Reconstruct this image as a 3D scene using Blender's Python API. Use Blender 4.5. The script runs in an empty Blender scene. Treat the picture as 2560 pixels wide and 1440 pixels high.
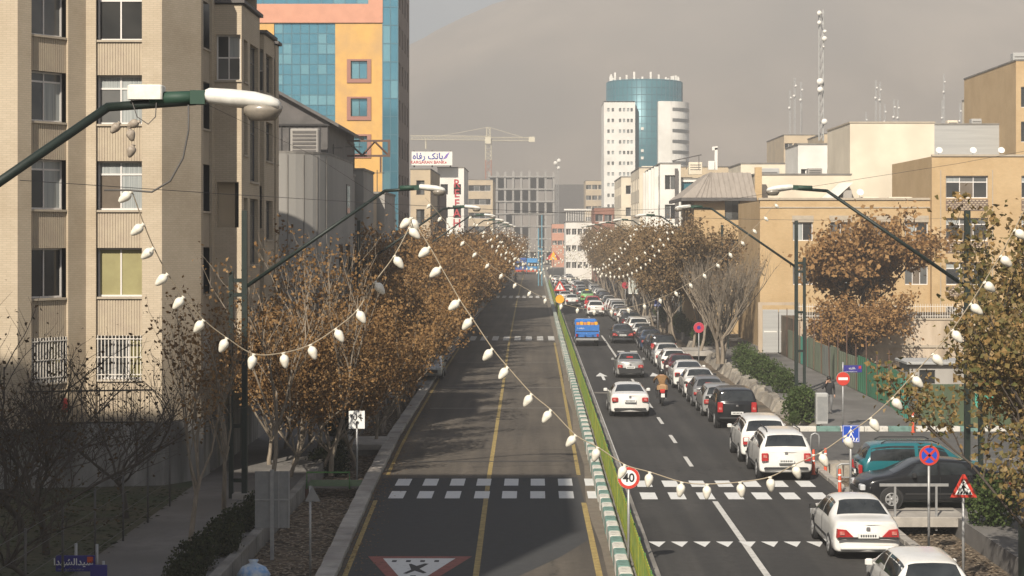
import bpy, math, random
from mathutils import Vector, Matrix
R = math.radians
SC = bpy.context.scene
COL = SC.collection
rng = random.Random(11)

# ------------------------------------------------------------------ camera
CAM_H, FPX, VPX, VPY = 8.3, 4500.0, 1335.0, 590.0     # eye height above the road, focal length and vanishing point (2560 px survey)
cd = bpy.data.cameras.new('camera')
cam = bpy.data.objects.new('camera', cd); COL.objects.link(cam)
cd.sensor_width = 36.0
cd.lens = 36.0 * FPX / 2560.0
cd.shift_x = (1280 - VPX) / 2560.0
cd.shift_y = -(720 - VPY) / 2560.0
cd.clip_start = 0.5; cd.clip_end = 9000
cam.location = (0, 0, CAM_H); cam.rotation_euler = (R(90), 0, 0)
SC.camera = cam

# ------------------------------------------------------------------ light
SUN_AZ, SUN_EL = 20.0, 37.0            # light travels 20 deg to the right of straight ahead
world = bpy.data.worlds.new('World'); SC.world = world; world.use_nodes = True
wn, wl = world.node_tree.nodes, world.node_tree.links
sky = wn.new('ShaderNodeTexSky'); sky.sky_type = 'NISHITA'; sky.sun_disc = False
sky.sun_elevation = R(SUN_EL); sky.sun_rotation = R(180 + SUN_AZ)
sky.altitude = 1200; sky.air_density = 1.0; sky.dust_density = 2.0; sky.ozone_density = 1.0
wl.new(sky.outputs[0], wn['Background'].inputs[0]); wn['Background'].inputs[1].default_value = 0.05
sl = bpy.data.lights.new('sun', 'SUN'); sun = bpy.data.objects.new('sun', sl); COL.objects.link(sun)
sl.energy = 5.0; sl.angle = R(0.6); sl.color = (1.0, 0.91, 0.78)
_d = Vector((math.sin(R(SUN_AZ)) * math.cos(R(SUN_EL)), math.cos(R(SUN_AZ)) * math.cos(R(SUN_EL)), -math.sin(R(SUN_EL))))
sun.rotation_euler = _d.to_track_quat('-Z', 'Y').to_euler(); sun.location = (-30, -60, 80)
SC.view_settings.view_transform = 'Standard'; SC.view_settings.look = 'None'
SC.view_settings.exposure = 1.1; SC.view_settings.gamma = 1.0; SC.view_settings.use_curve_mapping = False
SC.render.engine = 'CYCLES'
SC.cycles.max_bounces = 5; SC.cycles.diffuse_bounces = 2; SC.cycles.glossy_bounces = 2
SC.cycles.transmission_bounces = 3; SC.cycles.transparent_max_bounces = 8; SC.cycles.volume_bounces = 0
SC.cycles.use_denoising = True; SC.cycles.caustics_reflective = False; SC.cycles.caustics_refractive = False
HAZE_DENSITY = 0.0011

# ------------------------------------------------------------------ helpers
def W(px, py, Y):
    """surveyed direction (photo pixel) at depth Y -> metres"""
    return Vector(((px - VPX) / FPX * Y, Y, CAM_H + (VPY - py) / FPX * Y))
def gd(py): return FPX * CAM_H / (py - VPY)         # depth of a road point seen at row py

class MB:
    """collects vertices and faces; build() links them as one mesh object"""
    def __init__(s): s.v = []; s.f = []; s.m = []; s.sm = []; s.cur = 0; s.smooth = False
    def add(s, vs, fs, M=None):
        b = len(s.v)
        if M is not None: vs = [M @ Vector(v) for v in vs]
        s.v += [tuple(v) for v in vs]
        for f in fs: s.f.append(tuple(i + b for i in f)); s.m.append(s.cur); s.sm.append(s.smooth)
        return s
    def quad(s, a, b, c, d): return s.add([a, b, c, d], [(0, 1, 2, 3)])
    def box(s, x0, x1, y0, y1, z0, z1, M=None):
        vs = [(x0,y0,z0),(x1,y0,z0),(x1,y1,z0),(x0,y1,z0),(x0,y0,z1),(x1,y0,z1),(x1,y1,z1),(x0,y1,z1)]
        return s.add(vs, [(0,3,2,1),(4,5,6,7),(0,1,5,4),(1,2,6,5),(2,3,7,6),(3,0,4,7)], M)
    def bbox(s, x0, x1, y0, y1, z0, z1, b=0.02, M=None):
        """box with chamfered top and vertical edges"""
        vs = []; 
        def ring(z, i):
            X0, X1, Y0, Y1 = x0+i, x1-i, y0+i, y1-i
            c = b
            return [(X0+c,Y0,z),(X1-c,Y0,z),(X1,Y0+c,z),(X1,Y1-c,z),(X1-c,Y1,z),(X0+c,Y1,z),(X0,Y1-c,z),(X0,Y0+c,z)]
        vs = ring(z0, 0) + ring(z1 - b, 0) + ring(z1, b)
        fs = [tuple(reversed(range(8)))]
        for r in (0, 8):
            for i in range(8): fs.append((r+i, r+(i+1)%8, r+8+(i+1)%8, r+8+i))
        fs.append(tuple(range(16, 24)))
        return s.add(vs, fs, M)
    def tube(s, pts, r, n=8, cap=True, r2=None):
        pts = [Vector(p) for p in pts]; k = len(pts); b = len(s.v); prev = None
        for i, p in enumerate(pts):
            t = (pts[min(i+1, k-1)] - pts[max(i-1, 0)]).normalized()
            if prev is None:
                a = Vector((0,0,1)) if abs(t.z) < .9 else Vector((1,0,0))
                u = t.cross(a).normalized()
            else: u = (prev - t * prev.dot(t)).normalized()
            prev = u; w = t.cross(u)
            rr = r if r2 is None else r + (r2 - r) * i / (k - 1)
            for j in range(n):
                an = 2*math.pi*j/n; s.v.append(tuple(p + u*math.cos(an)*rr + w*math.sin(an)*rr))
        for i in range(k-1):
            for j in range(n):
                s.f.append((b+i*n+j, b+i*n+(j+1)%n, b+(i+1)*n+(j+1)%n, b+(i+1)*n+j)); s.m.append(s.cur); s.sm.append(n > 5)
        if cap:
            s.f.append(tuple(b+j for j in reversed(range(n)))); s.m.append(s.cur); s.sm.append(False)
            s.f.append(tuple(b+(k-1)*n+j for j in range(n))); s.m.append(s.cur); s.sm.append(False)
        return s
    def lathe(s, prof, n=12, M=None):
        """prof: (r, z) list"""
        vs = []; fs = []
        for r, z in prof:
            for j in range(n): vs.append((r*math.cos(2*math.pi*j/n), r*math.sin(2*math.pi*j/n), z))
        for i in range(len(prof)-1):
            for j in range(n): fs.append((i*n+j, i*n+(j+1)%n, (i+1)*n+(j+1)%n, (i+1)*n+j))
        fs.append(tuple(reversed(range(n)))); fs.append(tuple((len(prof)-1)*n+j for j in range(n)))
        o = s.smooth; s.smooth = True; s.add(vs, fs, M); s.smooth = o; return s
    def prism(s, poly, z0, z1, M=None):
        n = len(poly)
        vs = [(p[0], p[1], z0) for p in poly] + [(p[0], p[1], z1) for p in poly]
        fs = [tuple(reversed(range(n))), tuple(range(n, 2*n))] + [(i, (i+1)%n, n+(i+1)%n, n+i) for i in range(n)]
        return s.add(vs, fs, M)
    def mesh(s, name, mats):
        me = bpy.data.meshes.new(name); me.from_pydata(s.v, [], s.f)
        for m in (mats if isinstance(mats, (list, tuple)) else [mats]): me.materials.append(m)
        me.polygons.foreach_set('material_index', s.m); me.polygons.foreach_set('use_smooth', s.sm); me.update()
        return me
    def build(s, name, mats, parent=None, loc=None, **kw): return link(name, s.mesh(name, mats), parent, loc, **kw)

def link(name, data, parent=None, loc=None, rz=None, label=None, cat=None, group=None, kind=None):
    o = bpy.data.objects.new(name, data); COL.objects.link(o)
    if parent is not None: o.parent = parent
    if loc is not None: o.location = loc
    if rz is not None: o.rotation_euler = (0, 0, rz)
    return tag(o, label, cat, group, kind)
def tag(o, label=None, cat=None, group=None, kind=None):
    if label: o['label'] = label
    if cat: o['category'] = cat
    if group: o['group'] = group
    if kind: o['kind'] = kind
    return o
def thing(name, label, cat, loc=(0,0,0), rz=0.0, group=None):
    return link(name, None, None, loc, rz, label, cat, group)
def copy_tree(o, parent=None):
    c = o.copy(); COL.objects.link(c); c.parent = parent
    for ch in list(o.children): copy_tree(ch, c)
    return c

# ------------------------------------------------------------------ materials
def mat(name, col, rough=0.75, col2=None, scale=2.0, detail=6.0, bump=0.0, bscale=None, metal=0.0, stretch=(1,1,1), col3=None, scale3=0.25, spec=0.4, lo=.38, hi=.62):
    m = bpy.data.materials.new(name); m.use_nodes = True
    n, l = m.node_tree.nodes, m.node_tree.links; p = n['Principled BSDF']
    p.inputs['Roughness'].default_value = rough; p.inputs['Metallic'].default_value = metal
    p.inputs['Specular IOR Level'].default_value = spec
    p.inputs['Base Color'].default_value = (*col, 1)
    if col2 or bump or col3:
        tc = n.new('ShaderNodeTexCoord'); mp = n.new('ShaderNodeMapping'); mp.inputs['Scale'].default_value = stretch
        l.new(tc.outputs['Object'], mp.inputs[0])
    src = None
    if col2:
        nz = n.new('ShaderNodeTexNoise'); nz.inputs['Scale'].default_value = scale; nz.inputs['Detail'].default_value = detail; nz.inputs['Roughness'].default_value = .65
        l.new(mp.outputs[0], nz.inputs['Vector'])
        cr = n.new('ShaderNodeValToRGB'); cr.color_ramp.elements[0].position = lo; cr.color_ramp.elements[1].position = hi
        cr.color_ramp.elements[0].color = (*col, 1); cr.color_ramp.elements[1].color = (*col2, 1)
        l.new(nz.outputs['Fac'], cr.inputs[0]); src = cr.outputs[0]
    if col3:
        n3 = n.new('ShaderNodeTexNoise'); n3.inputs['Scale'].default_value = scale3; n3.inputs['Detail'].default_value = 5
        l.new(mp.outputs[0], n3.inputs['Vector'])
        c3 = n.new('ShaderNodeValToRGB'); c3.color_ramp.elements[0].position = .45; c3.color_ramp.elements[1].position = .68
        c3.color_ramp.elements[0].color = (0,0,0,1); c3.color_ramp.elements[1].color = (1,1,1,1)
        l.new(n3.outputs['Fac'], c3.inputs[0])
        mx = n.new('ShaderNodeMix'); mx.data_type = 'RGBA'
        l.new(c3.outputs[0], mx.inputs['Factor'])
        if src: l.new(src, mx.inputs[6])
        else: mx.inputs[6].default_value = (*col, 1)
        mx.inputs[7].default_value = (*col3, 1); src = mx.outputs[2]
    if src: l.new(src, p.inputs['Base Color'])
    if bump:
        nb = n.new('ShaderNodeTexNoise'); nb.inputs['Scale'].default_value = bscale or scale*4; nb.inputs['Detail'].default_value = 4
        l.new(mp.outputs[0], nb.inputs['Vector'])
        bp = n.new('ShaderNodeBump'); bp.inputs['Strength'].default_value = bump; bp.inputs['Distance'].default_value = .05
        l.new(nb.outputs['Fac'], bp.inputs['Height']); l.new(bp.outputs[0], p.inputs['Normal'])
    return m

def brickmat(name, c1, c2, mortar, bw=.22, bh=.065, mort=.008, grime=None, gscale=.35):
    """thin brick courses, too small to build singly at this distance; both wall directions use x+y as the run"""
    m = bpy.data.materials.new(name); m.use_nodes = True
    n, l = m.node_tree.nodes, m.node_tree.links; p = n['Principled BSDF']; p.inputs['Roughness'].default_value = .85
    p.inputs['Specular IOR Level'].default_value = .2
    tc = n.new('ShaderNodeTexCoord'); sp = n.new('ShaderNodeSeparateXYZ'); l.new(tc.outputs['Object'], sp.inputs[0])
    ad = n.new('ShaderNodeMath'); ad.operation = 'ADD'; l.new(sp.outputs[0], ad.inputs[0]); l.new(sp.outputs[1], ad.inputs[1])
    cb = n.new('ShaderNodeCombineXYZ'); l.new(ad.outputs[0], cb.inputs[0]); l.new(sp.outputs[2], cb.inputs[1])
    b = n.new('ShaderNodeTexBrick'); b.inputs['Scale'].default_value = 1.0; b.inputs['Brick Width'].default_value = bw; b.inputs['Row Height'].default_value = bh
    b.inputs['Mortar Size'].default_value = mort; b.inputs['Color1'].default_value = (*c1,1); b.inputs['Color2'].default_value = (*c2,1); b.inputs['Mortar'].default_value = (*mortar,1)
    l.new(cb.outputs[0], b.inputs['Vector'])
    nz = n.new('ShaderNodeTexNoise'); nz.inputs['Scale'].default_value = gscale; nz.inputs['Detail'].default_value = 8; nz.inputs['Roughness'].default_value = .7
    l.new(tc.outputs['Object'], nz.inputs['Vector'])
    cr = n.new('ShaderNodeValToRGB'); cr.color_ramp.elements[0].position = .42; cr.color_ramp.elements[1].position = .72
    l.new(nz.outputs['Fac'], cr.inputs[0])
    mx = n.new('ShaderNodeMix'); mx.data_type = 'RGBA'; mx.blend_type = 'MULTIPLY'
    g = grime or (.72,.68,.62)
    cr.color_ramp.elements[0].color = (1,1,1,1); cr.color_ramp.elements[1].color = (*g,1)
    mx.inputs['Factor'].default_value = 1.0; l.new(b.outputs['Color'], mx.inputs[6]); l.new(cr.outputs[0], mx.inputs[7])
    l.new(mx.outputs[2], p.inputs['Base Color'])
    return m

def glassmat(name, col, rough=.08, spec=.6, col2=None, scale=.5, metal=0.0):
    return mat(name, col, rough, col2, scale, 3.0, spec=spec, metal=metal)

def leafmat(name, cols, rough=.7):
    m = bpy.data.materials.new(name); m.use_nodes = True
    n, l = m.node_tree.nodes, m.node_tree.links; p = n['Principled BSDF']; p.inputs['Roughness'].default_value = rough; p.inputs['Specular IOR Level'].default_value = .15
    g = n.new('ShaderNodeNewGeometry'); cr = n.new('ShaderNodeValToRGB'); cr.color_ramp.interpolation = 'LINEAR'
    el = cr.color_ramp.elements; el[0].color = (*cols[0], 1); el[1].color = (*cols[-1], 1)
    for i in range(1, len(cols)-1): el.new(i/(len(cols)-1)).color = (*cols[i], 1)
    l.new(g.outputs['Random Per Island'], cr.inputs[0]); l.new(cr.outputs[0], p.inputs['Base Color'])
    t = n.new('ShaderNodeBsdfTranslucent'); l.new(cr.outputs[0], t.inputs[0])
    mx = n.new('ShaderNodeMixShader'); mx.inputs[0].default_value = .25
    l.new(p.outputs[0], mx.inputs[1]); l.new(t.outputs[0], mx.inputs[2]); l.new(mx.outputs[0], n['Material Output'].inputs[0])
    return m
M = {}
# ------------------------------------------------------------------ materials of the setting
def asphalt(name, c1, c2, c3, patch):
    m = mat(name, c1, .9, c2, 3.5, 8, bump=.25, bscale=60, col3=c3, scale3=.16, spec=.25)
    n, l = m.node_tree.nodes, m.node_tree.links; p = n['Principled BSDF']
    src = p.inputs['Base Color'].links[0].from_socket
    tc = [x for x in n if x.type == 'TEX_COORD'][0]
    mp = n.new('ShaderNodeMapping'); mp.inputs['Scale'].default_value = (1.1, .035, 1); l.new(tc.outputs['Object'], mp.inputs[0])
    nz = n.new('ShaderNodeTexNoise'); nz.inputs['Scale'].default_value = 1.6; nz.inputs['Detail'].default_value = 5; l.new(mp.outputs[0], nz.inputs['Vector'])
    cr = n.new('ShaderNodeValToRGB'); cr.color_ramp.elements[0].position = .4; cr.color_ramp.elements[1].position = .7
    cr.color_ramp.elements[0].color = (.8,.8,.8,1); cr.color_ramp.elements[1].color = (1.18,1.16,1.12,1); l.new(nz.outputs['Fac'], cr.inputs[0])
    mx = n.new('ShaderNodeMix'); mx.data_type = 'RGBA'; mx.blend_type = 'MULTIPLY'; mx.inputs['Factor'].default_value = 1
    l.new(src, mx.inputs[6]); l.new(cr.outputs[0], mx.inputs[7])
    # cracks and sealed joints
    vo = n.new('ShaderNodeTexVoronoi'); vo.feature = 'DISTANCE_TO_EDGE'; vo.inputs['Scale'].default_value = .22
    mp2 = n.new('ShaderNodeMapping'); mp2.inputs['Scale'].default_value = (1, .55, 1)
    nw = n.new('ShaderNodeTexNoise'); nw.inputs['Scale'].default_value = 1.2; nw.inputs['Detail'].default_value = 6
    l.new(tc.outputs['Object'], nw.inputs['Vector'])
    av = n.new('ShaderNodeVectorMath'); av.operation = 'MULTIPLY_ADD'; l.new(nw.outputs['Color'], av.inputs[0]); av.inputs[1].default_value = (1.3,1.3,0); l.new(tc.outputs['Object'], av.inputs[2])
    l.new(av.outputs[0], mp2.inputs[0]); l.new(mp2.outputs[0], vo.inputs['Vector'])
    c2_ = n.new('ShaderNodeValToRGB'); c2_.color_ramp.elements[0].position = .003; c2_.color_ramp.elements[1].position = .010
    c2_.color_ramp.elements[0].color = (.62,.62,.62,1); c2_.color_ramp.elements[1].color = (1,1,1,1); l.new(vo.outputs['Distance'], c2_.inputs[0])
    m2 = n.new('ShaderNodeMix'); m2.data_type = 'RGBA'; m2.blend_type = 'MULTIPLY'; m2.inputs['Factor'].default_value = patch
    l.new(mx.outputs[2], m2.inputs[6]); l.new(c2_.outputs[0], m2.inputs[7]); l.new(m2.outputs[2], p.inputs['Base Color'])
    return m
M['asph_old'] = asphalt('old brown asphalt', (.088,.076,.063), (.112,.098,.081), (.072,.063,.054), .8)
M['asph_new'] = asphalt('grey asphalt', (.043,.042,.041), (.056,.054,.053), (.038,.037,.036), .5)
M['asph_side'] = mat('side street asphalt', (.075,.072,.068), .9, (.10,.096,.09), 1.5, 8, bump=.2, bscale=50)
M['conc'] = mat('pale concrete', (.30,.28,.25), .9, (.40,.37,.33), 2.2, 8, bump=.3, bscale=25, col3=(.22,.2,.18), scale3=.5)
M['conc_d'] = mat('dirty concrete', (.17,.16,.145), .92, (.25,.235,.21), 1.4, 8, bump=.35, bscale=18, col3=(.12,.11,.1), scale3=.4)
M['paver'] = mat('grey paving', (.125,.118,.11), .9, (.17,.16,.15), 1.2, 7, bump=.2, bscale=30, col3=(.10,.093,.086), scale3=.3)
M['soil'] = mat('dry soil', (.10,.075,.05), .95, (.17,.13,.09), 3.0, 8, bump=.6, bscale=14, col3=(.06,.05,.035), scale3=.8)
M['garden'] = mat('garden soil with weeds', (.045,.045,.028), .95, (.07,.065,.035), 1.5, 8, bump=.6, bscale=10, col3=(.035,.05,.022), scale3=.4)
M['city'] = mat('dusty ground', (.16,.145,.125), .95, (.2,.18,.155), .3, 8)
M['stone'] = mat('rough stone', (.24,.215,.18), .92, (.36,.325,.27), 2.5, 8, bump=.6, bscale=9, col3=(.17,.15,.125), scale3=.7)
M['rock'] = mat('mountain rock', (.20,.165,.13), .95, (.27,.225,.18), .012, 9, col3=(.15,.13,.11), scale3=.004)
def paint(name, c, wear):
    return mat(name, c, .8, (c[0]*.55, c[1]*.55, c[2]*.56), 5.0, 9, lo=wear, hi=wear+.22)
M['pw'] = paint('worn white road paint', (.50,.49,.46), .50)
M['pw_new'] = paint('white road paint', (.60,.60,.58), .56)
M['py'] = paint('worn yellow road paint', (.36,.265,.095), .40)
M['pr'] = paint('worn red road paint', (.24,.075,.06), .48)
M['pk'] = mat('black road paint', (.03,.03,.032), .85)
M['kgreen'] = paint('green kerb paint', (.14,.24,.21), .48)
M['kwhite'] = paint('white kerb paint', (.55,.53,.48), .50)

# ------------------------------------------------------------------ ground, mountain
g = MB(); g.quad((-2400,-900,-.75),(2400,-900,-.75),(2400,2300,-.75),(-2400,2300,-.75)); g.build('ground', M['city'], kind='structure')
def ridge(x):
    px = VPX + x*FPX/1500.0
    pts = [(-4000,330),(0,250),(700,190),(1030,128),(1280,-2),(1500,-70),(1900,-130),(2600,-90),(3600,0),(6000,250)]
    for (a,ya),(b,yb) in zip(pts, pts[1:]):
        if a <= px <= b:
            t = (px-a)/(b-a); return CAM_H + (VPY - (ya+(yb-ya)*t))*1500.0/FPX
    return CAM_H + 340*1500.0/FPX
from mathutils import noise as NZ
mt = MB(); mt.smooth = True; nx, ny = 150, 34; vs = []; fs = []
for j in range(ny):
    for i in range(nx):
        x = -1700 + 3400*i/(nx-1); t = j/(ny-1); y = 1080 + 900*t
        prof = math.sin(min(1, t/.47)*math.pi/2) if t < .47 else max(0.0, 1-(t-.47)*1.5)
        z = -.9 + ridge(x*1500/max(y,1)) * prof
        z += 34*prof*(1-prof*.75)*(NZ.fractal(Vector((x*.006, y*.006, 1.7)), 1.0, 2.0, 6)) + (16*abs(NZ.noise(Vector((x*.011, y*.004, 4))))*prof*(1-prof))
        vs.append((x, y, z))
for j in range(ny-1):
    for i in range(nx-1): fs.append((j*nx+i, j*nx+i+1, (j+1)*nx+i+1, (j+1)*nx+i))
mt.add(vs, fs); mt.build('mountain', M['rock'], kind='structure')

# ------------------------------------------------------------------ roads
LKP = [(-60,-4.1),(30,-4.6),(44,-4.80),(60,-5.25),(75,-5.55),(110,-5.75),(460,-5.95)]
def interp(pts, y):
    for (a,xa),(b,xb) in zip(pts, pts[1:]):
        if a <= y <= b: return xa + (xb-xa)*(y-a)/(b-a)
    return pts[0][1] if y < pts[0][0] else pts[-1][1]
LK = lambda y: interp(LKP, y)                    # road edge of the left kerb
YS = [-60,0,20,30,36,40,44,48,52,56,60,65,70,75,85,95,110,140,180,240,320,460]
END = 460
def strip(mb, fl, fr, z, ys=YS):
    for a, b in zip(ys, ys[1:]): mb.quad((fl(a),a,z),(fr(a),a,z),(fr(b),b,z),(fl(b),b,z))
road_l = MB(); strip(road_l, LK, lambda y: 2.05, 0); road_l = road_l.build('left_carriageway', M['asph_old'], kind='structure')
road_r = MB(); strip(road_r, lambda y: 3.0, lambda y: 9.95, 0); road_r = road_r.build('right_carriageway', M['asph_new'], kind='structure')
side = MB(); side.quad((9.9,66.5,-.004),(70,66.5,-.004),(70,76.6,-.004),(9.9,76.6,-.004)); side = side.build('side_street', M['asph_side'], kind='structure')
dirt = mat('dusty gutter', (.13,.108,.082), .95, (.17,.145,.112), 3, 8)
gu = MB(); strip(gu, lambda y: 1.72 + .1*math.sin(y*.31), lambda y: 2.04, .004); gu.build('gutter_dust', dirt, road_l)

M['asph_fresh_shade'] = mat('fresh asphalt with painted shade', (.040,.041,.043), .9, (.050,.051,.053), 4, 8, bump=.25, bscale=60, col3=(.046,.046,.047), scale3=.4, spec=.25)  # newer, darker asphalt; its tone also deepens the cast shade here
ov = MB(); ov.add([(x,y,.002) for x,y in ((-5.2,61.7),(1.5,61.9),(1.58,56),(1.62,49.6),(.7,46.6),(-.34,44),(-2.6,37.5),(-4.55,32),(-4.7,44),(-5.0,54))],[tuple(reversed(range(10)))]); ov.build('asphalt_shade_overlay', M['asph_fresh_shade'], road_l)  # outline follows the building's shadow edge, so shade is painted into this newer asphalt
# kerb along the left carriageway: single stones as far as they can be told apart
kl = MB(); ys = [92,100,110,140,180,240,320,460]
for a, b in zip(ys, ys[1:]):
    kl.add([(LK(a)-.45,a,-.7),(LK(a),a,-.7),(LK(b),b,-.7),(LK(b)-.45,b,-.7),(LK(a)-.45,a,.14),(LK(a),a,.14),(LK(b),b,.14),(LK(b)-.45,b,.14)], [(4,5,6,7),(0,1,5,4),(1,2,6,5),(2,3,7,6),(3,0,4,7)])
kerb_l = kl.build('left_kerb', M['conc'], kind='structure')
y = 14.0
while y < 92:
    L = .98; m = MB(); j = rng.uniform(-.012,.012); jz = rng.uniform(-.008,.008)
    m.bbox(-.24, .24, .006, L-.006, -.72, .14+jz, .02, Matrix.Translation((LK(y+.5)-.235+j, y, 0)) @ Matrix.Rotation(-math.atan((LK(y+1)-LK(y))), 4, 'Z'))
    m.build('kerb_stone', M['conc'], kerb_l); y += L
# kerb along the right carriageway
kr = MB(); kr.box(9.95,10.2,92,66.5+26,-.7,.12) if False else None
kr.box(9.95,10.2,92,END,-.7,.13); kr.box(9.95,10.2,-40,14,-.7,.13); kerb_r = kr.build('right_kerb', M['conc'], kind='structure')
y = 14.0; sm = MB(); sm.bbox(9.95,10.2,.006,.974,-.72,.13,.02); sm = sm.mesh('kerb_stone', M['conc'])
while y < 92:
    if not (51.3 < y < 58.2 or 65.6 < y < 76.6): link('kerb_stone', sm, kerb_r, (rng.uniform(-.01,.01), y, rng.uniform(-.01,.008)))
    y += .98
# ------------------------------------------------------------------ median: painted blocks, strip of earth, fence
md = MB(); md.box(2.03,3.02,-40,END,-.7,.10); median = md.build('median_strip', M['conc_d'], kind='structure')
BL = .87; bw = MB(); bw.bbox(2.0,2.32,.008,BL-.008,-.3,.40,.035); meshw = bw.mesh('kerb_block', M['kwhite'])
bg_ = MB(); bg_.bbox(2.0,2.32,.008,BL-.008,-.3,.40,.035); meshg = bg_.mesh('kerb_block', M['kgreen'])
nb = 0; y = 30.0
while y < 172:
    link('kerb_block', meshg if nb % 2 else meshw, median, (rng.uniform(-.012,.012), y, rng.uniform(-.01,.01)), rng.uniform(-.006,.006)*0); y += BL; nb += 1
far = MB()
while y < END-2:
    far.cur = nb % 2; far.box(2.0,2.32,y,y+BL-.02,-.3,.40); y += BL; nb += 1
far.build('kerb_blocks', [M['kwhite'], M['kgreen']], median, kind='stuff')
rk = MB(); rk.box(2.74,3.03,-40,END,-.3,.2); rk.build('side_beam', M['conc_d'], median)
lt = MB()
M['fgreen'] = mat('green fence paint', (.045,.16,.035), .55, (.075,.20,.05), 4)
M['fyellow'] = mat('yellow fence paint', (.40,.37,.035), .55, (.20,.26,.035), 2.2)
fence = thing('median_fence', 'green and yellow slatted steel fence along the planted median', 'fence', (2.50,30,.1))
pn = MB(); pn.cur = 1; pn.box(-.02,.02,0,2.0,.86,.92); pn.box(-.02,.02,0,2.0,.08,.14)
pn.cur = 1
for k in range(17):
    pn.cur = 0 if k % 3 == 2 else 1
    pn.add([(-.012,.06+k*.115,0),(.012,.06+k*.115,0),(.012,.135+k*.115,0),(-.012,.135+k*.115,0),(-.012,.06+k*.115,1.0),(.012,.06+k*.115,1.0),(.012,.135+k*.115,1.0),(-.012,.135+k*.115,1.0)], [(4,5,6,7),(0,1,5,4),(1,2,6,5),(2,3,7,6),(3,0,4,7)])
pnm = pn.mesh('fence_panel', [M['fgreen'], M['fyellow']])
po = MB(); po.box(-.016,.016,-.05,.05,-.05,1.06); pom = po.mesh('post', M['fgreen'])
gp = MB(); gp.box(-.008,.008,0,2.0,.04,1.0); gpm = gp.mesh('sheet_panel', M['fgreen'])
for k in range(130):
    yy = k*2.12
    link('post', pom, fence, (0, yy-.06, 0))
    link('fence_panel', pnm, fence, (rng.uniform(-.01,.01), yy, rng.uniform(-.015,.015)))
    if k % 5 == 3 or 64 < k < 74: link('sheet_panel', gpm, fence, (.03, yy, 0))
# ------------------------------------------------------------------ road markings
Z1, Z2, Z3 = .004, .008, .012
def quadmark(name, m, pts, z, parent):
    b = MB(); b.add([(p[0],p[1],z) for p in pts], [tuple(range(len(pts)))]); return b.build(name, m, parent)
def linemark(name, m, pts, w, parent, z=Z1):
    b = MB()
    for (x0,y0),(x1,y1) in zip(pts, pts[1:]): b.quad((x0-w/2,y0,z),(x0+w/2,y0,z),(x1+w/2,y1,z),(x1-w/2,y1,z))
    return b.build(name, m, parent)
CL = [(30,-1.36),(44,-1.42),(60,-1.54),(100,-1.72),(135,-1.92),(220,-2.15),(430,-2.3)]
linemark('centre_line', M['py'], [(x,y) for y,x in CL], .15, road_l)
linemark('edge_line', M['py'], [(LK(y)+.18+.0*y, y) for y in (30,36,44,50,56.5)], .13, road_l)
linemark('edge_line', M['py'], [(LK(y)+.22, y) for y in (62.5,70,80,95,110,135)], .12, road_l)
linemark('edge_line', M['py'], [(1.62,30),(1.60,44),(1.55,56)], .16, road_l)
linemark('edge_line', M['py'], [(1.55,62.5),(1.57,80),(1.6,110),(1.6,140)], .14, road_l)
def zebra(parent, x0, n, pitch, w, rows, m, sk=0):
    for (ya, yb) in rows:
        for k in range(n):
            xa = x0 + k*pitch + rng.uniform(-.015,.015)
            quadmark('crosswalk_stripe', m, [(xa,ya),(xa+w,ya),(xa+w,yb+rng.uniform(-.03,.03)),(xa,yb+rng.uniform(-.03,.03))], Z2, parent)
zebra(road_l, -4.63, 8, .905, .475, [(56.9,58.5),(59.8,61.5)], M['pw_new'])
zebra(road_r, 3.42, 7, .9, .50, [(56.7,58.2),(59.5,61.0)], M['pw_new'])
for yy, h in ((143,6),(241,9)): zebra(road_l, -5.2, 8, .905, .50, [(yy, yy+h)], M['pw'])
zebra(road_r, 3.5, 7, .9, .5, [(241,250)], M['pw'])
zebra(road_r, 6.0, 4, .9, .5, [(128.5,130)], M['pw'])
for k in range(8):
    x = 3.1 + k*.612
    quadmark('yield_triangle', M['pw_new'], [(x,48.85),(x+.235,48.0),(x+.47,48.85)], Z2, road_r)
linemark('lane_line', M['pw'], [(5.78,30),(5.70,44),(5.66,56.3)], .17, road_r)
linemark('lane_line', M['pw'], [(5.66,122),(5.64,150)], .15, road_r)
y = 64.8
while y < 120: linemark('lane_dash', M['pw'], [(5.68,y),(5.68,y+2.9)], .15, road_r); y += 7.35
y = 156.0
while y < 330: linemark('lane_dash', M['pw'], [(5.64,y),(5.64,y+3)], .15, road_r); y += 9
linemark('edge_line', M['pw'], [(3.12,60),(3.10,140)], .08, road_r)
for ax in (4.05, 7.25):     # lane arrows
    quadmark('lane_arrow', M['pw_new'], [(ax-.08,103.6),(ax+.08,103.6),(ax+.08,106.4),(ax+.30,106.4),(ax-.05,109.2),(ax-.40,106.4),(ax-.08,106.4)], Z2, road_r)
# pedestrian warning triangle painted for oncoming traffic
tri = [(-4.30,46.6),(-2.95,41.3),(-1.60,46.6)]
quadmark('warning_triangle', M['pr'], tri, Z2, road_l)
tri2 = [(-3.88,46.28),(-2.95,42.4),(-2.02,46.28)]
quadmark('triangle_field', M['pw_new'], tri2, Z3, road_l)
Z4 = .016
for k in range(4): quadmark('triangle_bar', M['pk'], [(-3.62+k*.36,45.75),(-3.50+k*.36,45.75),(-3.50+k*.36,46.0),(-3.62+k*.36,46.0)], Z4, road_l)
quadmark('walking_figure', M['pk'], [(-2.95,45.2),(-3.10,45.5),(-3.16,45.45),(-3.05,44.7),(-3.22,44.2),(-3.12,44.15),(-2.95,44.55),(-2.72,44.2),(-2.64,44.3),(-2.85,44.8),(-2.66,45.5),(-2.76,45.55)], Z4, road_l)
quadmark('walking_figure', M['pk'], [(-3.02,43.7),(-2.88,43.7),(-2.88,43.95),(-3.02,43.95)], Z4, road_l)
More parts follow.
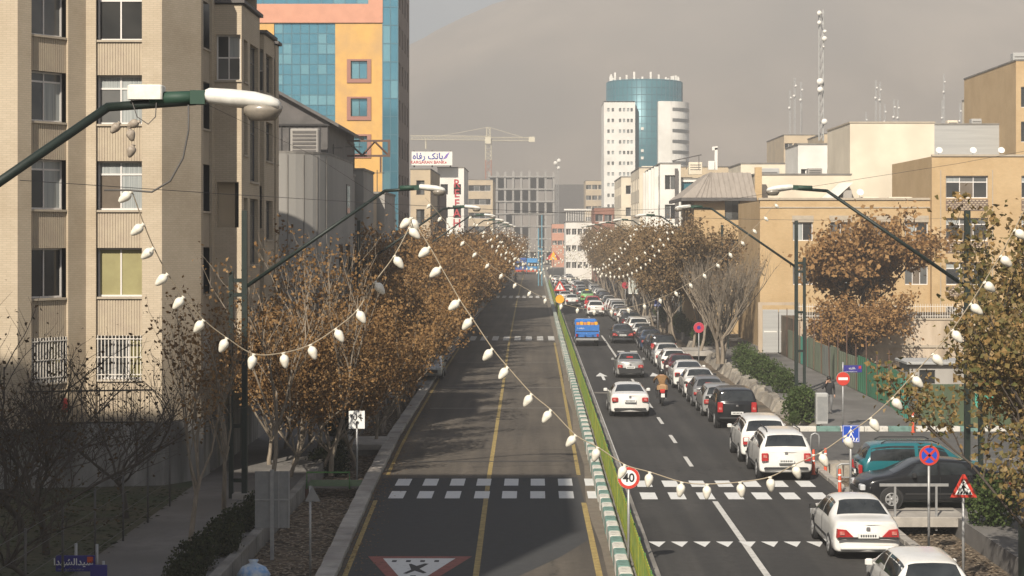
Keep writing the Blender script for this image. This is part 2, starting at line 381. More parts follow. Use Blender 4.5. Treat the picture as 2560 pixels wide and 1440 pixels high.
def patch(nm, m, x0, x1, y0, y1, z, parent):
    n = 14; pts = []
    for i in range(n):
        a = 2*math.pi*i/n; r = rng.uniform(.8,1.1); pts.append(((x0+x1)/2+(x1-x0)/2*math.cos(a)*r, (y0+y1)/2+(y1-y0)/2*math.sin(a)*r))
    quadmark(nm, m, pts, z, parent)
M['tar'] = mat('tar patch', (.042,.039,.036), .85, (.055,.05,.046), 6)
M['palep'] = mat('pale repair', (.15,.138,.12), .92, (.18,.165,.145), 6)
linemark('repair_seam', M['palep'], [(-4.6,87),(-1,87.2),(1.4,87.4)], .0, road_l)
for yy in (66.0, 86.5, 98.2, 118.0): 
    b = MB(); b.quad((-5.0,yy,Z1+.001),(1.6,yy+.25,Z1+.001),(1.6,yy+.5,Z1+.001),(-5.0,yy+.28,Z1+.001)); b.build('repair_seam', M['palep' if yy>70 else 'tar'], road_l)
b = MB(); b.quad((3.2,95.0,Z1),(5.2,94.6,Z1),(5.2,95.2,Z1),(3.2,95.7,Z1)); b.build('repair_seam', M['palep'], road_r)
# ------------------------------------------------------------------ pavements and planted strips
bedl = MB(); strip(bedl, lambda y: -7.52, lambda y: LK(y)-.44, -.32); bedl.build('left_planting_bed', M['soil'], kind='structure')
pw = MB(); pw.box(-14.0,-7.5,-60,20,-.7,.1); pw.box(-11.2,-7.75,20,END,-.7,.10); sw_l = pw.build('left_pavement', M['paver'], kind='structure')
pk = MB(); pk.box(-11.2,-7.75,20,END,-.7,.1) if False else None
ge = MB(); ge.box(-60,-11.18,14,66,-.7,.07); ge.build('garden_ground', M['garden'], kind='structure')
ge2 = MB(); ge2.box(-60,-11.18,66,END,-.7,.06); ge2.build('left_building_ground', M['city'], kind='structure')
wk = MB(); wk.box(-7.78,-7.5,92,END,-.7,.22); wk = wk.build('planter_kerb', M['conc'], kind='structure')
y = 20.0
while y < 92:
    m = MB(); L = rng.uniform(1.0,1.5); m.bbox(-7.78,-7.5,y+.01,y+L-.01,-.72,.22+rng.uniform(-.03,.02),.03); m.build('kerb_stone', M['conc_d'], wk); y += L
bedr = MB(); bedr.quad((10.15,-40,-.45),(12.3,-40,-.45),(12.3,END,-.45),(10.15,END,-.45)); bedr.build('right_planting_bed', M['soil'], kind='structure')
pr = MB(); pr.box(12.45,17.0,76.8,END,-.7,.15); pr.box(12.3,60,-40,66.3,-.7,.12); sw_r = pr.build('right_pavement', M['paver'], kind='structure')
lot = MB(); lot.box(17.0,60,76.8,117.2,-.7,.05); lot.build('building_lot', M['soil'], kind='structure')
tr_ = MB(); tr_.box(17.3,60,117.35,131.4,-.7,2.75); tr_.build('upper_terrace', M['soil'], kind='structure')
lo2 = MB(); lo2.box(17.0,60,131.4,END,-.7,.10); lo2.build('right_building_ground', M['city'], kind='structure')
# side street kerb painted in white and green
ck = MB(); ck.box(30,60,76.5,76.8,-.5,.17); ck = ck.build('corner_kerb', M['conc'], kind='structure')
for k in range(18):
    m = MB(); m.bbox(11.0+k*1.02,12.0+k*1.02,76.48,76.82,-.5,.2,.02); m.build('kerb_block', M['kgreen'] if k % 3 == 1 else M['kwhite'], ck)
# driveway slab over the water channel
sl_ = MB(); sl_.bbox(10.0,12.6,52.2,58.6,-.14,.14,.02); slab = sl_.build('driveway_slab', M['conc'], kind='structure')
b = MB(); b.box(9.97,10.03,52.2,58.6,-.1,.1); b.build('slab_edge', M['conc_d'], slab)
# second slabs further up the street
m = MB(); m.bbox(-7.6,-5.75,98.5,109.5,-.1,.15,.02); m.build('lay_by_slab', M['conc_d'], kind='structure')
for (ya, yb) in ((126,131),(178,183),(225,231)):
    m = MB(); m.bbox(10.0,12.5,ya,yb,-.1,.2,.02); m.build('driveway_slab', M['conc'], kind='structure')
m = MB(); m.bbox(-7.6,-5.85,70.3,73.2,-.06,.16,.02); m.build('crossing_slab', M['conc'], kind='structure')
m = MB(); m.box(-7.5,-5.6,70.4,70.55,-.5,-.06); m.build('slab_beam', M['conc_d'], kind='structure')
# ------------------------------------------------------------------ haze: smog over the whole valley
hz = bpy.data.materials.new('smog'); hz.use_nodes = True
hn, hl = hz.node_tree.nodes, hz.node_tree.links; hn.remove(hn['Principled BSDF'])
pv = hn.new('ShaderNodeVolumePrincipled'); pv.inputs['Color'].default_value = (.90,.89,.87,1); pv.inputs['Density'].default_value = HAZE_DENSITY; pv.inputs['Anisotropy'].default_value = .1
hl.new(pv.outputs[0], hn['Material Output'].inputs['Volume'])
hb = MB(); hb.box(-1850,1850,-1000,2050,-2.0,300); ho = hb.build('haze', hz, kind='stuff'); ho.display_type = 'WIRE'
# ------------------------------------------------------------------ building materials
M['br_l'] = brickmat('pale travertine brick', (.50,.42,.315), (.46,.385,.285), (.39,.33,.25), .24, .07, .008, (.80,.77,.73))
M['br_rib'] = mat('ribbed brick panel', (.45,.38,.28), .9, (.40,.33,.25), 2, 6)
M['br_r'] = brickmat('yellow brick', (.52,.37,.20), (.47,.335,.18), (.42,.32,.2), .22, .07, .008, (.82,.78,.72))
M['br_o'] = mat('orange facing brick', (.60,.36,.115), .85, (.54,.32,.105), 1.2, 8, col3=(.46,.29,.13), scale3=.3)
M['salmon'] = mat('salmon facing', (.56,.28,.19), .85, (.50,.25,.17), 1.0, 8)
M['plum'] = mat('plum window surround', (.30,.15,.12), .8)
M['render'] = mat('cream render', (.70,.625,.495), .9, (.645,.57,.45), .5, 8, col3=(.55,.485,.38), scale3=.2)
M['render_w'] = mat('white render', (.75,.73,.68), .9, (.69,.67,.62), .5, 8, col3=(.60,.58,.53), scale3=.2)
M['render_g'] = mat('grey cement render', (.30,.285,.26), .92, (.36,.34,.31), .8, 8, col3=(.24,.225,.205), scale3=.35, stretch=(1,1,.3))
M['beige'] = mat('beige render', (.50,.405,.28), .9, (.45,.365,.255), .6, 8, col3=(.40,.33,.24), scale3=.3)
M['brown'] = mat('brown cladding', (.145,.105,.085), .8, (.18,.13,.105), .6, 6)
M['redbr'] = brickmat('red brick', (.30,.13,.09), (.26,.11,.08), (.3,.2,.15), .3, .1, .01)
M['roofm'] = mat('dark metal roof', (.085,.08,.076), .75, (.12,.11,.105), 1.5, 6)
M['rooft'] = mat('grey sheet roof', (.27,.235,.20), .85, (.32,.28,.24), .9, 6, stretch=(4,1,1))
M['frame_w'] = mat('white window frame', (.66,.63,.60), .5)
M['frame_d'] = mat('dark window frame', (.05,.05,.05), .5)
M['sill'] = mat('stone sill', (.42,.36,.28), .85, (.36,.31,.24), 3)
M['g_dark'] = glassmat('dark window glass', (.022,.024,.026), .06, .5, (.05,.05,.048), .35)
M['g_mid'] = glassmat('grey window glass', (.09,.095,.095), .08, .5, (.14,.14,.135), .5)
M['g_curt'] = mat('pane with drawn curtain', (.38,.40,.39), .25, (.24,.26,.26), 6, 2, stretch=(6,6,.05), spec=.6)
M['g_blind'] = mat('pane with yellow blind', (.33,.30,.15), .3, (.29,.26,.13), 2, 4, spec=.6)
M['g_brown'] = mat('pane with brown screen', (.13,.105,.08), .35, (.16,.13,.1), 2, 4)
M['g_blue'] = glassmat('blue mirror glass', (.10,.27,.36), .05, .5, (.125,.31,.40), .25, metal=.55)
M['g_blue2'] = glassmat('pale blue mirror glass', (.20,.40,.47), .06, .5, (.17,.36,.43), .25, metal=.55)
M['g_teal'] = glassmat('teal mirror glass', (.035,.135,.17), .38, .4, (.045,.16,.195), .1, metal=.15)
M['mull'] = mat('teal mullion', (.06,.14,.18), .5)
M['concpan'] = mat('fair faced concrete', (.285,.275,.255), .9, (.335,.32,.30), .6, 8, col3=(.24,.23,.21), scale3=.25, stretch=(1,1,.15))
M['steelb'] = mat('brown painted steel', (.14,.075,.05), .6, (.10,.06,.045), 3)
M['whitebar'] = mat('white iron bar', (.62,.58,.52), .5)
M['blackbar'] = mat('dark iron bar', (.03,.028,.027), .6)
M['clad'] = mat('ribbed metal cladding', (.40,.40,.385), .5, (.34,.34,.33), .8, 4, stretch=(.2,.2,6))

class Fr:
    """a vertical wall plane: u runs along the wall, outward normal is to the right-hand front"""
    def __init__(s, x0, y0, x1, y1):
        s.o = Vector((x0,y0,0)); v = Vector((x1-x0,y1-y0,0)); s.w = v.length; s.d = v/s.w; s.n = Vector((s.d.y,-s.d.x,0))
    def p(s, u, z, out=0.0): q = s.o + s.d*u + s.n*out; return (q.x, q.y, z)
    def box(s, mb, u0, u1, z0, z1, o0, o1):
        a = [s.p(u0,z0,o1),s.p(u1,z0,o1),s.p(u1,z0,o0),s.p(u0,z0,o0),s.p(u0,z1,o1),s.p(u1,z1,o1),s.p(u1,z1,o0),s.p(u0,z1,o0)]
        mb.add(a, [(0,3,2,1),(4,5,6,7),(0,1,5,4),(1,2,6,5),(2,3,7,6),(3,0,4,7)])
def wall_face(mb, F, z0, z1, ops=(), depth=.22):
    us = sorted({0.0, F.w, *[v for o in ops for v in o[:2]]}); zs = sorted({z0, z1, *[v for o in ops for v in o[2:4]]})
    for a, b in zip(us, us[1:]):
        for c, d in zip(zs, zs[1:]):
            um, zm = (a+b)/2, (c+d)/2
            if any(o[0] < um < o[1] and o[2] < zm < o[3] for o in ops): continue
            mb.quad(F.p(a,c), F.p(b,c), F.p(b,d), F.p(a,d))
    for (a, b, c, d) in [o[:4] for o in ops]:
        i = -depth
        mb.quad(F.p(a,c), F.p(a,c,i), F.p(a,d,i), F.p(a,d)); mb.quad(F.p(b,c,i), F.p(b,c), F.p(b,d), F.p(b,d,i))
        mb.quad(F.p(a,c,i), F.p(a,c), F.p(b,c), F.p(b,c,i)); mb.quad(F.p(a,d), F.p(a,d,i), F.p(b,d,i), F.p(b,d))
def window(parent, F, op, cols=2, transom=None, fm='frame_w', panes=('g_dark',), fw=.06, depth=.22, sill=True, name='window'):
    a, b, c, d = op[:4]; inset = -depth + .03
    fr = MB(); F.box(fr, a, a+fw, c, d, inset-.05, inset); F.box(fr, b-fw, b, c, d, inset-.05, inset)
    F.box(fr, a+fw, b-fw, c, c+fw, inset-.05, inset); F.box(fr, a+fw, b-fw, d-fw, d, inset-.05, inset)
    rows = [(c+fw, d-fw)] if not transom else [(c+fw, c+(d-c)*transom-fw/2), (c+(d-c)*transom+fw/2, d-fw)]
    if transom: F.box(fr, a+fw, b-fw, rows[0][1], rows[1][0], inset-.05, inset-.004)
    pw_ = (b-a-2*fw+fw*.8)/cols
    for k in range(1, cols): F.box(fr, a+fw+pw_*k-fw*.8, a+fw+pw_*k, c+fw, d-fw, inset-.05, inset-.002)
    w = fr.build(name, M[fm], parent)
    i = 0
    for (r0, r1) in rows:
        for k in range(cols):
            p = MB(); u0 = a+fw+pw_*k; u1 = u0+pw_-fw*.8
            F.box(p, u0, u1, r0, r1, inset-.045, inset-.03); p.build('pane', M[panes[i % len(panes)]], w); i += 1
    if sill:
        s_ = MB(); F.box(s_, a-.06, b+.06, c-.07, c-.002, -depth+.04, .06); s_.build('sill', M['sill'], w)
    return w
def grid_ops(F, z0, nf, fh, w, h, us, zoff=.9):
    return [(u, u+w, z0+zoff+f*fh, z0+zoff+f*fh+h) for f in range(nf) for u in us]
def shell(parent, x0, x1, y0, y1, z0, z1, wm, front=(), left=(), right=(), par=.0, roofm='conc_d', coping=None, depth=.22):
    """box building: front faces -Y, left -X, right +X; openings per face; returns the three wall frames"""
    Ff, Fl, Fr_ = Fr(x0,y0,x1,y0), Fr(x0,y1,x0,y0), Fr(x1,y0,x1,y1)
    for F, ops in ((Ff,front),(Fl,left),(Fr_,right)):
        b = MB(); wall_face(b, F, z0, z1, ops, depth); b.build('wall', M[wm], parent)
    b = MB(); b.quad((x1,y1,z0),(x0,y1,z0),(x0,y1,z1),(x1,y1,z1)); b.build('wall', M[wm], parent)
    # dark rooms behind the openings
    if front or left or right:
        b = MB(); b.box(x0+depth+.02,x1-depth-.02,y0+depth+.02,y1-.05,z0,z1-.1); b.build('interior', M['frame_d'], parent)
    b = MB(); b.quad((x0,y0,z1-par-.002),(x1,y0,z1-par-.002),(x1,y1,z1-par-.002),(x0,y1,z1-par-.002)); 
    rf = b.build('roof', M[roofm], parent)
    if coping:
        b = MB()
        for q in ((x0-.06,x1+.06,y0-.06,y0+.2),(x0-.06,x1+.06,y1-.2,y1+.06),(x0-.06,x0+.2,y0+.2,y1-.2),(x1-.2,x1+.06,y0+.2,y1-.2)): b.box(*q, z1+.002, z1+.14)
        b.build('coping', M[coping], rf)
    return Ff, Fl, Fr_

# ------------------------------------------------------------------ near left apartment block (zigzag front)
B = thing('apartment_block', 'pale brick apartment block with folded front, white framed windows and barred ground floor', 'building', (-15,58,0))
def at0(o, L): o.matrix_parent_inverse = Matrix.Translation(-Vector(L)); return o
ZB, ZT, FH = 2.15, 18.0, 2.87
rows_z = [8.3-(y-590)/75.5 for y in (742, 525, 310, 100)]     # sill heights of the upper floors (742, 525 ... surveyed rows)
WT = 1.62
segs = [  # plane, window span along the wall
    (Fr(-26,57.2,-16.41,57.2), (5.6,7.2)), (Fr(-16.41,57.2,-14.81,59.5), (.55,2.05)), (Fr(-14.81,59.5,-12.30,59.5), (.33,1.85)),
    (Fr(-12.30,59.5,-11.30,61.1), None), (Fr(-11.30,61.1,-11.24,63.4), (.35,1.85))]
pan = [('g_curt','g_brown','g_curt','g_curt'), ('g_dark','g_curt','g_mid','g_curt'), ('g_mid','g_curt','g_curt','g_curt'), ('g_blind','g_blind')]
wallb = MB(); ribs = []; wins = []
for si, (F, sp) in enumerate(segs):
    ops = []
    if sp:
        for k, z in enumerate(rows_z): ops.append((sp[0], sp[1], z, z+WT))
        ops.append((sp[0], sp[1], 3.55, 5.0))
        # recessed ribbed spandrels between the windows
        zs = [3.55] + rows_z
        ops2 = [(sp[0], sp[1], 2.5, ZT-.4)]
        wall_face(wallb, F, ZB, ZT, ops2, .10)
        G = Fr(F.p(0,0,-.10)[0], F.p(0,0,-.10)[1], F.p(F.w,0,-.10)[0], F.p(F.w,0,-.10)[1])
        segz = [2.5]
        bands = [(2.5, 3.55)] + [((5.0 if k == 0 else rows_z[k-1]+WT), rows_z[k]) for k in range(4)] + [(rows_z[3]+WT, ZT-.4)]
        for (za, zb) in bands: ribs.append((G, sp[0], sp[1], za, zb))
        for k, o in enumerate(ops):
            wins.append((G, o, si, k))
    else: wall_face(wallb, F, ZB, ZT, (), .1)
wl_ = at0(wallb.build('wall', M['br_l'], B), B.location)
for (G, a, b, za, zb) in ribs:
    m = MB(); n = int((b-a)/.085); st = (b-a)/n
    for k in range(n):
        G.box(m, a+k*st+.012, a+(k+1)*st-.012, za, zb, -.14, .0)
    G.box(m, a, b, za, zb, -.16, -.02)
    at0(m.build('ribbed_panel', M['br_rib'], B), B.location)
for (G, o, si, k) in wins:
    if k == 4: p = ('g_mid','g_mid','g_blind'); tr = None; c = 3
    elif si == 2: p = (('g_blind',),('g_brown','g_curt','g_curt','g_curt'),('g_mid','g_curt','g_curt','g_curt'),('g_dark',))[k]; tr = (None,.73,.73,.82)[k]; c = 2
    elif si == 1: p = (('g_dark','g_dark'),('g_dark','g_curt','g_curt','g_curt'),('g_mid','g_curt','g_mid','g_mid'),('g_mid','g_mid'))[k]; tr = (None,.8,.8,None)[k]; c = 2
    elif si == 4: p = ('g_curt','g_mid'); tr = .75; c = 2
    else: p = ('g_curt','g_mid'); tr = .75; c = 2
    w = window(B, G, o, c, tr, panes=p, depth=.24); at0(w, B.location)
    if k == 4:
        m = MB(); n = 13
        for q in range(n): 
            u = o[0]+.05+(o[1]-o[0]-.1)*q/(n-1); G.box(m, u-.014, u+.014, o[2]-.05, o[3]+.02, .04, .065)
        for z in (o[2]+.15, (o[2]+o[3])/2, o[3]-.12): G.box(m, o[0]-.02, o[1]+.02, z, z+.035, .03, .075)
        m.build('window_grille', M['whitebar'], w)
# top, inner dark rooms, base wall
tp = MB(); tp.prism([(-26,57.2),(-16.41,57.2),(-14.81,59.5),(-12.3,59.5),(-11.3,61.1),(-11.24,73),(-26,73)], ZT-.05, ZT); at0(tp.build('roof', M['conc_d'], B), B.location)
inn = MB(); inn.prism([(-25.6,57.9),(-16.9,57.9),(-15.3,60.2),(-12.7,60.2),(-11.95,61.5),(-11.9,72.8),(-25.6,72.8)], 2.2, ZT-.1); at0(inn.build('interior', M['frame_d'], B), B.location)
M['stain'] = mat('water stained concrete', (.20,.195,.185), .92, (.34,.33,.31), .9, 8, col3=(.09,.085,.08), scale3=.7, stretch=(1.4,1.4,.22), bump=.3)
bs = MB(); wall_face(bs, Fr(-26,57.1,-12.2,59.4), .0, ZB, ()); wall_face(bs, Fr(-12.2,59.4,-11.2,61.0), 0, ZB); wall_face(bs, Fr(-11.2,61.0,-11.2,73), 0, ZB, ((1.2,2.6,.1,2.0),), .3)
at0(bs.build('base_wall', M['stain'], B), B.location)
dm = MB(); Fr(-11.2,61.0,-11.2,73).box(dm, 1.2,2.6,.1,2.0,-.34,-.3); at0(dm.build('door', M['frame_d'], B), B.location)
# street side bays
def bay(y0, y1, x1, zt):
    F1, F2 = Fr(-11.24,y0,x1,y0), Fr(x1,y0,x1,y1)
    m = MB(); zb = 4.6
    wh = 1.55; zs = [8.3-(y-590)/71.0 for y in (600,385,200)]
    glz = (.04, F1.w-.04, zs[2], zs[2]+1.6); rec = (.06, F1.w-.10, 8.6, 10.2)
    o2 = [(.5, 1.35, z, z+1.5) for z in zs] + [(1.9, F2.w-.35, z-.9, z+1.5) for z in zs] if F2.w > 3 else [(.45, F2.w-.4, z, z+1.5) for z in zs]
    wall_face(m, F1, zb, zt, (glz, rec), .35); wall_face(m, F2, zb, zt, o2, .2)
    m.prism([(-11.24,y0),(x1,y0),(x1,y1),(-11.24,y1)], zt-.04, zt); m.prism([(-11.24,y0+.02),(x1-.02,y0+.02),(x1-.02,y1),(-11.24,y1)], zb, zb+.02)
    m.quad((x1,y1,zb),(-11.24,y1,zb),(-11.24,y1,zt),(x1,y1,zt))
    w_ = at0(m.build('bay', M['br_l'], B), B.location)
    r = MB(); r.prism([(-11.3,y0-.12),(x1+.12,y0-.12),(x1+.12,y1+.12),(-11.3,y1+.12)], zt+.002, zt+.12); r.build('roof_edge', M['roofm'], w_)
    i_ = MB(); i_.box(-11.2,x1-.3,y0+.4,y1-.05,zb+.1,zt-.1); i_.build('interior', M['beige'], w_)
    at0(window(B, F1, glz, 2, .5, panes=('g_mid','g_mid','g_dark','g_curt'), fw=.05, depth=.2), B.location)
    for o in o2: at0(window(B, F2, o, 1 if o[1]-o[0] < 1 else 2, .75, fm='frame_d', panes=('g_dark','g_mid'), depth=.18), B.location)
bay(63.4, 67.6, -10.3, 16.5); bay(68.4, 71.0, -10.25, 16.0); bay(72.2, 73.0, -10.35, 16.0)
lw = MB(); wall_face(lw, Fr(-11.24,63.4,-11.24,73), ZB, 16.2, ()); lw.quad((-11.24,73,0),(-26,73,0),(-26,73,ZT),(-11.24,73,ZT)); at0(lw.build('wall', M['br_l'], B), B.location)

# apartment building beside the viewpoint, out of the picture: it shades the near carriageway
S = thing('shading_apartment_building', 'tall pale brick building beside the footbridge, out of the picture', 'building', (-20,22,0))
ops = [(u,u+1.5,z,z+1.5) for u in (1.2,4.2,7.2,9.9) for z in (3.5,6.5,9.5,12.5,15.5,18.5,21.5)]
F3 = shell(S, -12.0, 8.6, -6.0, 6.0, 0, 27.6, 'br_l', right=ops, coping='conc')
for o in ops[:14]: window(S, F3[2], o, 2, .75, panes=('g_mid','g_curt'))

# ------------------------------------------------------------------ round concrete stair tower and low houses on the left
T = thing('concrete_building', 'grey concrete building with rounded corner next to the pale brick block', 'building', (-12.6,86,0))
m = MB(); prof = [(-12.9,83.6)] + [(-12.5+2.75*math.sin(R(a)), 86.35-2.75*math.cos(R(a))) for a in range(0,91,10)] + [(-9.75,97),(-14,97),(-14,83.6)]
m.smooth = False; m.prism(prof, 0, 12.15); at0(m.build('wall', M['concpan'], T), T.location)
for a in range(5, 90, 17):
    g_ = MB(); x, y_ = -12.5+2.76*math.sin(R(a)), 86.35-2.76*math.cos(R(a)); g_.tube([(x,y_,.2),(x,y_,12.1)], .022, 4); at0(g_.build('formwork_joint', M['conc_d'], T), T.location)
m = MB(); m.prism([(p[0]*1.0+.02,p[1]) for p in prof], 12.152, 12.26); at0(m.build('roof_edge', M['conc_d'], T), T.location)
for yy, z in ((90,3.0),(90,6.3),(93.5,3.0),(93.5,6.3),(93.5,9.4)):
    F = Fr(-9.74,yy,-9.74,yy+1.5); w = MB(); F.box(w, 0,1.5,z,z+1.6,-.05,.03); w = at0(w.build('window', M['frame_d'], T), T.location)
    q = MB(); F.box(q, .08,.72,z+.08,z+1.52,.032,.04); F.box(q,.8,1.42,z+.08,z+1.52,.032,.04); q.build('pane', M['g_dark'], w)
H = thing('dark_roofed_house', 'rooftop storey with dark sloping roof and cage behind the round concrete corner', 'building', (-13,98,0))
m = MB(); m.box(-16,-11.2,98,112,0,14.6); m.add([(-16,98,14.6),(-11.2,98,14.6),(-16,98,17.2),(-16,112,14.6),(-11.2,112,14.6),(-16,112,17.2)], [(0,1,2),(3,5,4),(1,4,5,2)]); at0(m.build('wall', M['roofm'], H), H.location)
m = MB(); m.add([(-16.2,97.6,17.32),(-10.6,97.6,14.2),(-10.6,112.3,14.2),(-16.2,112.3,17.32),(-16.2,97.6,17.5),(-10.6,97.6,14.38),(-10.6,112.3,14.38),(-16.2,112.3,17.5)], [(0,3,2,1),(4,5,6,7),(0,1,5,4),(1,2,6,5),(2,3,7,6),(3,0,4,7)]); at0(m.build('roof', M['roofm'], H), H.location)
m = MB()
for k in range(9): m.box(-14.6+k*.42,-14.57+k*.42,97.9,97.93,12.0,14.4)
m.box(-14.7,-11.1,97.88,97.95,14.3,14.4); m.box(-14.7,-11.1,97.88,97.95,12.2,12.3); at0(m.build('cage', M['blackbar'], H), H.location)
A = thing('cooling_unit', 'grey slatted cooler box standing under the dark sloping roof', 'cooler', (-12.2,96.2,12.26))
m = MB(); m.bbox(-.75,.75,-.6,.6,.35,1.75,.05); m.build('casing', M['render_g'], A)
for k in range(6):
    m = MB(); m.box(-.62,.62,-.63,-.602,.5+k*.2,.62+k*.2); m.build('louvre', M['roofm'], A)
m = MB()
for x in (-.65,.65):
    for yy in (-.5,.5): m.box(x-.03,x+.03,yy-.03,yy+.03,0,.35)
m.build('stand', M['steelb'], A)
# row of low houses, stepping down towards the orange tower
rowh = [(-17,-10.35,97.5,104,11.7,'render_g'),(-17,-9.9,104.5,111,12.1,'concpan'),(-17,-10.4,111,119,10.9,'beige'),(-17,-9.9,119.3,128,11.1,'render_g'),(-17,-10.6,128,138,9.4,'render'),(-17,-10.2,138.2,149.3,8.6,'brown')]
nm = ['grey rendered house with flat roof under the dark sloping roof','bare concrete house carrying the brown steel truss','beige rendered house beyond the bare concrete house','grey rendered house with dark openings before the orange tower','low cream house squeezed before the orange tower','low brown shop house touching the foot of the orange tower']
for (x0,x1,y0,y1,z1,wm), lb in zip(rowh, nm):
    h = thing('row_house', lb, 'building', (x0,y0,0))
    d = y1-y0; ops = [(u,u+1.2,z,z+1.4) for u in (1.0, d/2, d-2.2) for z in (4.0,7.0) if u+1.2 < d-.3 and z+1.4 < z1-.5]
    fo = [(x1-x0-2.2,x1-x0-1.0,z1-2.4,z1-1.1)]
    Fs = shell(h, 0, x1-x0, 0, d, 0, z1, wm, front=fo, right=ops, coping='conc_d', roofm='roofm')
    for o in ops: window(h, Fs[2], o, 2, None, fm='frame_d', panes=('g_dark','g_mid'))
    window(h, Fs[0], fo[0], 2, None, fm='frame_d', panes=('g_dark',))
    for k in range(2):
        m = MB(); xx = rng.uniform(3.6,5.4); yy = rng.uniform(1,d-1.5); m.bbox(xx,xx+rng.uniform(.5,1.1),yy,yy+.8,z1,z1+rng.uniform(.5,1.3),.04); m.build('rooftop_tank', M['render_g' if k else 'render'], h)
    m = MB(); yy = d*.4; m.tube([(x1-x0-.8,yy,z1),(x1-x0-.8,yy,z1+1.7)],.03,5); m.tube([(x1-x0-1.3,yy,z1+1.5),(x1-x0-.3,yy,z1+1.5)],.02,4); m.build('aerial', M['frame_d'], h)
tr = thing('steel_truss', 'brown steel truss frame of an empty billboard on the flat roof', 'truss', (-10.3,108,12.26))
m = MB()
for z in (.85, 1.75): m.box(-1.5,1.6,-.05,.05,z-.06,z+.06)
m.box(-1.57,-1.43,-.06,.06,.78,1.82); m.box(1.53,1.67,-.06,.06,.78,1.82); m.build('frame', M['steelb'], tr)
for a, b in (((-1.43,.9),(-.9,1.7)),((-.9,1.7),(.0,.88)),((.0,.88),(.75,1.7)),((.75,1.7),(1.53,.92))):
    m = MB(); m.tube([(a[0],0,a[1]),(b[0],0,b[1])], .06, 4); m.build('brace', M['steelb'], tr)
for x in (-1.1,1.1):
    m = MB(); m.box(x-.05,x+.05,-.05,.05,-.14,.79); m.build('leg', M['steelb'], tr)

# ------------------------------------------------------------------ orange tower with blue glass
OT = thing('orange_office_tower', 'tall orange and salmon office tower with blue glass curtain walls', 'building', (-25,150,0))
def Tp(px): return (px-VPX)/30.0 + 25           # survey column -> local x on the front plane
Tz = lambda y: CAM_H + (VPY-y)/30.0
TH = 36.5; xe = Tp(957); xg0, xg1 = Tp(685), Tp(838)
opz = [(Tz(385-94.0*k+4), ) for k in range(-2,5)]
fo = []
for k in range(-4, 8):
    zz = Tz(340+45) + k*3.13
    if zz < 3 or 25.4 < zz+1.6 < 28.2 or zz > 33: continue
    fo.append((Tp(877), Tp(918), zz, zz+1.5))
F = Fr(Tp(560), 0, xe, 0); off = Tp(560)
b = MB(); gl_op = (xg0-off, xg1-off, 9.0, Tz(58))
gl_top = (.3, xe-off-1.2, Tz(10), 35.2)
ops = [(a-off, c-off, d, e) for (a,c,d,e) in fo] + [gl_op, gl_top]
ops_ok = [o for o in ops[:-2] if o[3] < Tz(10)] + [gl_op, gl_top]
wall_face(b, F, 0, Tz(57)-.0, [o for o in ops_ok if o[3] <= Tz(57.9)], .2); b.build('wall', M['br_o'], OT)
b = MB(); wall_face(b, Fr(Tp(560),-.12,xe,-.12), Tz(57), TH, [gl_top], .3); b.quad((off,-.12,Tz(57)),(off,0,Tz(57)),(xe,0,Tz(57)),(xe,-.12,Tz(57))); b.build('salmon_band', M['salmon'], OT)
for o in ops_ok[:-2]:
    w = window(OT, F, o, 2, None, fm='frame_d', panes=('g_blue2','g_blue'), fw=.05, depth=.2, sill=False)
    m = MB(); t = .32
    F.box(m, o[0]-t, o[1]+t, o[2]-t, o[2]-.002, 0, .09); F.box(m, o[0]-t, o[1]+t, o[3]+.002, o[3]+t*.45, 0, .09); F.box(m, o[0]-t, o[0]-.002, o[2]-.002, o[3]+.002, 0, .09); F.box(m, o[1]+.002, o[1]+t, o[2]-.002, o[3]+.002, 0, .09)
    m.build('window_surround', M['plum'], w)
def curtain(parent, F, a, b, c, d, nu, nv, depth, mats, rnd):
    fr = MB(); du, dz = (b-a)/nu, (d-c)/nv
    for k in range(nu+1): F.box(fr, a+k*du-.035, a+k*du+.035, c, d, -depth-.06, -depth+.03)
    for k in range(nv+1): F.box(fr, a, b, c+k*dz-.035, c+k*dz+.035, -depth-.06, -depth+.025)
    cw = fr.build('curtain_wall', M['mull'], parent)
    for i in range(nu):
        for j in range(nv):
            p = MB(); tl = rnd.uniform(-.006,.006); tz = rnd.uniform(-.006,.006)
            u0,u1,z0,z1 = a+i*du+.035, a+(i+1)*du-.035, c+j*dz+.035, c+(j+1)*dz-.035
            p.add([F.p(u0,z0,-depth+tl),F.p(u1,z0,-depth-tl),F.p(u1,z1,-depth-tl+tz),F.p(u0,z1,-depth+tl+tz)], [(0,1,2,3)])
            p.build('pane', M[mats[1] if rnd.random() < (.5 if (nv-1-j) % 4 == 3 else .15) else mats[0]], cw)
    return cw
r2 = random.Random(5)
curtain(OT, F, *gl_op, 7, 20, .1, ('g_blue','g_blue2'), r2)
curtain(OT, Fr(Tp(560),-.12,xe,-.12), *gl_top, 12, 5, .15, ('g_blue','g_blue2'), r2)
